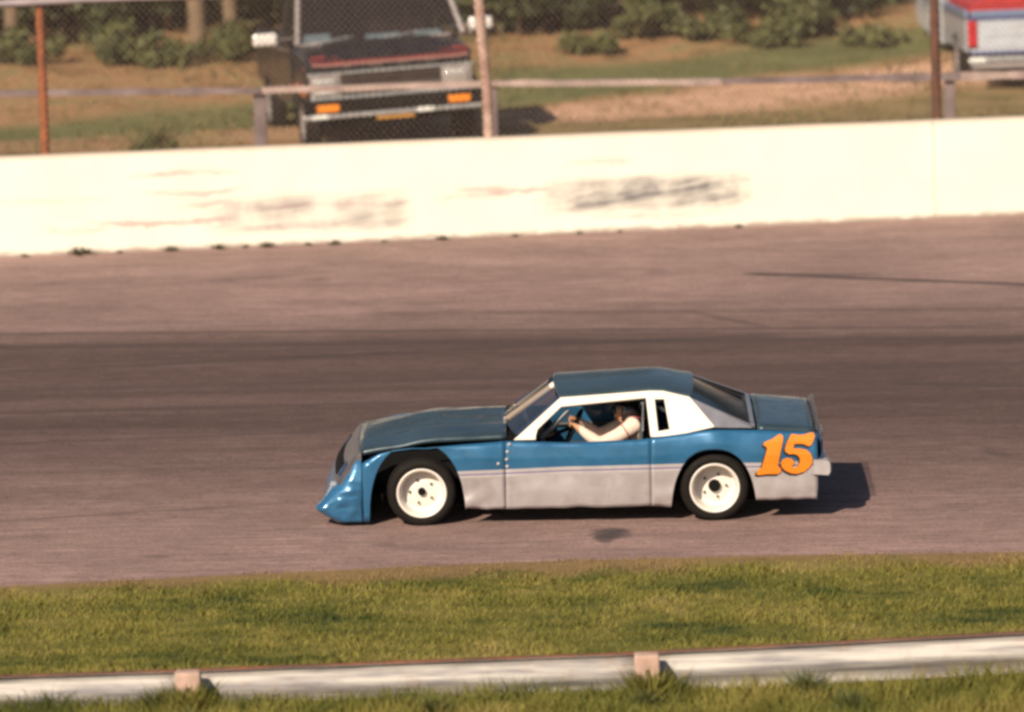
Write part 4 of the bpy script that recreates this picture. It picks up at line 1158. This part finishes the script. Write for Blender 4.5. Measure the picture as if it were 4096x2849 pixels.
for s in (-1, 1):
    x0, x1 = sorted((s * .61, s * .98))
    bz = bar('headlight_surround', x0, x1, .695, .945, -.012, .014, M['hubgrey'], .01)
    mb = MB(); P = []
    for i in range(5):
        P.append([(x0 + .035 + (x1 - x0 - .07) * j / 8, -.018 - .018 * math.sin(math.pi * j / 8) * math.sin(math.pi * i / 4), .725 + .19 * i / 4) for j in range(9)])
    mb.grid(P); o = mb.build('headlight', M['lens'], tr, smooth=True, solid=.008)
    mb = MB(); mb.box((x0 + .06, -.042, .735), (x1 - .06, -.036, .755)); mb.box((x0 + .06, -.042, .875), (x1 - .10, -.036, .89)); mb.build('reflector_rib', M['paper'], o)
bar('bumper', -1.07, 1.07, .485, .655, -.11, .02, M['black'], .02)
bar('bumper_chrome', -1.09, 1.09, .435, .485, -.13, .0, M['chrome'], .012)
for x in (-1.0, .27): bar('bumper_cap', x, x + .20, .44, .492, -.142, -.131, M['paper'], .006)
for s in (-1, 1):
    x0, x1 = sorted((s * .66, s * .93)); bar('turn_lamp', x0, x1, .515, .605, -.135, -.10, M['amber'], .012)
bar('licence_plate', -.22, .24, .385, .433, -.10, -.09, M['plate'], .003)
# cab
def cabsec(): pass
W0, W1, CX = 1.02, .90, .07
bz, tz, y0, y1, y2 = 1.24, 1.84, 1.20, 1.72, 2.75
rect_poly('roof', [(CX - W1, y1, tz + .03), (CX + W1, y1, tz + .03), (CX + W1, y2 - .1, tz + .04), (CX - W1, y2 - .1, tz + .04)], M['blackpaint'], tr, .04)
for s in (-1, 1):
    mb = MB(); mb.tube([(CX + s * W0, y0 - .02, bz), (CX + s * W1, y1, tz + .02)], [.035, .030], 8); mb.build('pillar', M['hubgrey'] if True else 0, tr, auto=50)
    mb = MB(); mb.tube([(CX + s * .97, y2 - .05, bz), (CX + s * W1, y2 - .1, tz)], .05, 8); mb.build('rear_pillar', M['blackpaint'], tr, auto=50)
    d = rect_poly('door', [(s * 1.015, 1.235, .52), (s * 1.015, y2, .52), (s * 1.015, y2, 1.24), (s * 1.015, 1.235, 1.24)], M['blackpaint'], tr, .03)
    rect_poly('door_window', [(CX + s * 1.0, 1.25, 1.245), (CX + s * 1.0, y2 - .1, 1.245), (CX + s * (W1 + .01), y2 - .15, tz), (CX + s * (W1 + .01), y1 + .03, tz)], M['cabglass'], d, .004)
    mb = MB(); mb.box((min(s * 1.0, s * 1.03), 2.45, 1.10), (max(s * 1.0, s * 1.035), 2.60, 1.13)); mb.build('handle', M['chrome'], d)
    mb = MB(); mb.box((min(s * 1.18, s * 1.47), 1.26, 1.265), (max(s * 1.18, s * 1.47), 1.33, 1.415)); mr = mb.build('mirror', M['mirror'], tr, bevel=.03)
    mb = MB(); mb.tube([(s * 1.0, 1.4, 1.16), (s * 1.2, 1.31, 1.24), (s * 1.3, 1.30, 1.28)], .012, 6); mb.tube([(s * .97, 1.4, 1.32), (s * 1.2, 1.31, 1.33)], .012, 6); mb.build('mirror_arm', M['hubgrey'], mr)
    mb = MB(); mb.tube([(s * 1.03, .22, .74), (s * 1.045, .6, .80), (s * 1.045, 1.1, .74)], .05, 8); mb.build('fender_flare', M['rust'], tr, auto=50)
    mb = MB(); mb.lathe_y([(.03, .0), (.028, .02), (0, .03)], 10); ml = mb.build('marker_lamp', M['redpaint'], tr); ml.location = (s * 1.02, .30, 1.02); ml.rotation_euler = (0, 0, R(90) * -s)
mb = MB(); P = [[(CX + x * (W0 + (W1 - W0) * q), y0 + (y1 - y0) * q - .06 * (1 - x * x), bz + .02 + (tz - bz) * q) for x in np.linspace(-1, 1, 9)] for q in (0, .25, .5, .75, 1)]
mb.grid(P); mb.build('windscreen', M['cabglass'], tr, smooth=True)
bar('cowl_strip', -.93, .93, 1.238, 1.262, 1.08, 1.20, M['hubgrey'], .006)
rect_poly('firewall', [(-.96, 1.215, .5), (.96, 1.215, .5), (.96, 1.215, 1.24), (-.96, 1.215, 1.24)], M['interior'], tr, .02)
rect_poly('dashboard', [(-.93, 1.225, 1.23), (.93, 1.225, 1.23), (.93, 1.75, 1.20), (-.93, 1.75, 1.20)], M['interior'], tr, .03)
for x0, x1, y_, tilt in ((-.88, -.50, 1.30, .10), (-.10, .34, 1.29, .055), (.50, .86, 1.32, .055)):
    rect_poly('paper', [(x0, y_, 1.245), (x1, y_, 1.245), (x1 - .03, y_ + tilt, 1.250 + tilt), (x0 + .02, y_ + tilt, 1.250 + tilt)], M['paper'], tr, .004)['label'] = 'white paper lying on the dashboard'
for x, b_ in ((-.80, -.25), (.05, .55)):
    mb = MB(); mb.tube([(x, 1.13, 1.265), (b_, 1.20, 1.305)], .009, 5); mb.build('wiper', M['chrome'], tr)
for x0, x1, z1 in ((-.80, -.30, 1.52), (.05, .80, 1.48)):
    mb = MB(); mb.box((x0, 2.30, .75), (x1, 2.50, z1)); mb.build('seat', M['redseat'], tr, bevel=.06)
mb = MB(); P = []
for i in range(17):
    a = 2 * math.pi * i / 16; P.append((.42 + .18 * math.cos(a), 1.80 + .05 * math.sin(a), 1.25 + .16 * math.sin(a)))
mb.tube(P, .015, 6, cap=False); mb.build('steering_wheel', M['black'], tr)
rect_poly('cab_back', [(-.97, y2, .5), (.97, y2, .5), (.97, y2, 1.25), (CX + W1, y2 - .1, tz), (CX - W1, y2 - .1, tz), (-.97, y2, 1.25)], M['interior'], tr, .03)
mb = MB()
for s in (-1, 1): mb.box((min(s * .96, s * 1.01), 2.80, .60), (max(s * .96, s * 1.01), 4.9, 1.22))
mb.box((-.96, 4.86, .6), (.96, 4.92, 1.22)); mb.box((-.95, 2.8, .62), (.95, 4.86, .68)); mb.build('cargo_bed', M['blackpaint'], tr, bevel=.01)
mb = MB(); mb.box((-.70, .2, .35), (.70, 4.7, .56)); mb.build('undercarriage', M['black'], tr)
for x, y, s in ((-.86, .66, -1), (.86, .66, 1), (-.86, 3.9, -1), (.86, 3.9, 1)): road_wheel(tr, x * 1.08, y, .36, s, M['hubgrey'])

# white and blue pickup seen from behind at the right edge; local y points to its nose
M['twhite'] = simple('white_truck_paint', (.46, .49, .54), .35, coat=.4, var=.04, dirt=(.34, .32, .33))
M['tblue'] = simple('pale_blue_truck_paint', (.17, .235, .37), .35, .1, coat=.4, var=.08)
M['tside'] = simple('grey_blue_side_paint', (.30, .315, .35), .4, coat=.3, var=.1, dirt=(.2, .17, .16))
M['tnavy'] = simple('blue_trim', (.08, .09, .22), .4, var=.1)
M['tred'] = simple('red_load_cover', (.40, .022, .025), .5, var=.1)
M['tlamp'] = simple('red_tail_lamp', (.45, .012, .02), .25, coat=.5, var=.1)
t2 = empty('pickup_truck', (6.32, 27.3, 1.755), (0, R(-1.0), R(4)), 'white and pale blue pickup parked tail first with red cover at upper right edge', 'pickup truck')
def b2(name, lo, hi, mat, bv=.01, parent=None):
    mb = MB(); mb.box(lo, hi); return mb.build(name, mat, parent or t2, bevel=bv)
tg = b2('tailgate', (-.80, .0, .50), (.80, .06, .86), M['twhite'], .015)
b2('tailgate_crease', (-.72, -.012, .655), (.72, -.001, .675), M['twhite'], .004, tg); b2('tailgate_handle', (-.10, -.02, .72), (.10, -.001, .76), M['tnavy'], .006, tg)
b2('tailgate_band', (-.88, -.006, .905), (.88, .06, .985), M['tblue'], .01)
b2('tailgate_trim', (-.90, -.012, .865), (.90, .055, .90), M['tnavy'], .006)
b2('lower_trim', (-.90, -.010, .435), (.90, .05, .465), M['tnavy'], .006)
b2('lower_valance', (-.89, .0, .465), (.89, .05, .498), M['twhite'], .004)
b2('bumper', (-.93, -.16, .335), (.93, -.02, .405), M['chrome'], .015)
b2('bumper_step', (-.90, -.13, .255), (.90, -.02, .318), M['hubgrey'], .01)
b2('bumper_cap', (-.94, -.168, .34), (-.73, -.161, .402), M['paper'], .006)
for s in (-1, 1):
    x0, x1 = sorted((s * .81, s * .925)); b2('tail_light', (x0, -.015, .53), (x1, .07, .86), M['tlamp'], .012)
    x0, x1 = sorted((s * .90, s * .955))
    b2('bed_side', (x0, .07, .46), (x1, 2.3, .86), M['tside'], .015); b2('bed_side_band', (x0, .065, .90), (x1 , 2.3, .99), M['tblue'], .015)
    b2('bed_side_trim', (x0 - .004 * (s < 0), .07, .862), (x1 + .004 * (s > 0), 2.3, .898), M['grey'], .004)
    b2('cab_side', (x0 - .01, 2.33, .42), (x1 + .01, 3.7, 1.0), M['twhite'], .02)
    b2('front_fender', (x0 - .01, 3.72, .48), (x1 + .01, 5.0, 1.0), M['twhite'], .03)
    x2, x3 = sorted((s * 1.0, s * 1.20)); mr = b2('mirror', (x2, 3.55, 1.02), (x3, 3.62, 1.18), M['mirror'], .02)
    mb = MB(); mb.tube([(s * .94, 2.40, 1.0), (s * .78, 2.50, 1.56)], .045, 8); mb.tube([(s * .94, 3.65, 1.0), (s * .78, 3.1, 1.56)], .035, 8); mb.build('pillar', M['tblue'], t2, auto=50)
    rect_poly('door_window', [(s * .92, 2.45, 1.01), (s * .92, 3.62, 1.01), (s * .79, 3.1, 1.55), (s * .79, 2.52, 1.55)], M['cabglass'], t2, .004)
    road_wheel(t2, s * .86, 1.0, .34, s, M['hubgrey']); road_wheel(t2, s * .86, 4.2, .34, s, M['hubgrey'])
mb = MB(); mb.box((-.89, .06, .96), (.89, 2.25, 1.03)); P = []
for y in np.linspace(.05, 2.28, 8): P.append([(x, y, 1.03 + .16 * (1 - (x / .92) ** 4)) for x in np.linspace(-.90, .90, 11)])
mb.grid(P); mb.add(P[0], [tuple(range(11))]); mb.build('load_cover', M['tred'], t2, solid=.01, fixn=True)
b2('bed_floor', (-.88, .08, .44), (.88, 2.3, .48), M['black'], 0); b2('cab_back', (-.90, 2.31, .44), (.90, 2.36, 1.02), M['twhite'], .01)
rect_poly('back_window', [(-.84, 2.40, 1.05), (.84, 2.40, 1.05), (.74, 2.50, 1.53), (-.74, 2.50, 1.53)], M['cabglass'], t2, .004)
rect_poly('roof', [(-.80, 2.45, 1.57), (.80, 2.45, 1.57), (.80, 3.15, 1.57), (-.80, 3.15, 1.57)], M['twhite'], t2, .05)
b2('hood', (-.90, 3.74, .96), (.90, 5.0, 1.02), M['twhite'], .02); b2('undercarriage', (-.65, .1, .28), (.65, 4.9, .44), M['black'], 0)
rect_poly('windscreen', [(-.88, 3.66, 1.02), (.88, 3.66, 1.02), (.76, 3.12, 1.54), (-.76, 3.12, 1.54)], M['cabglass'], t2, .004)
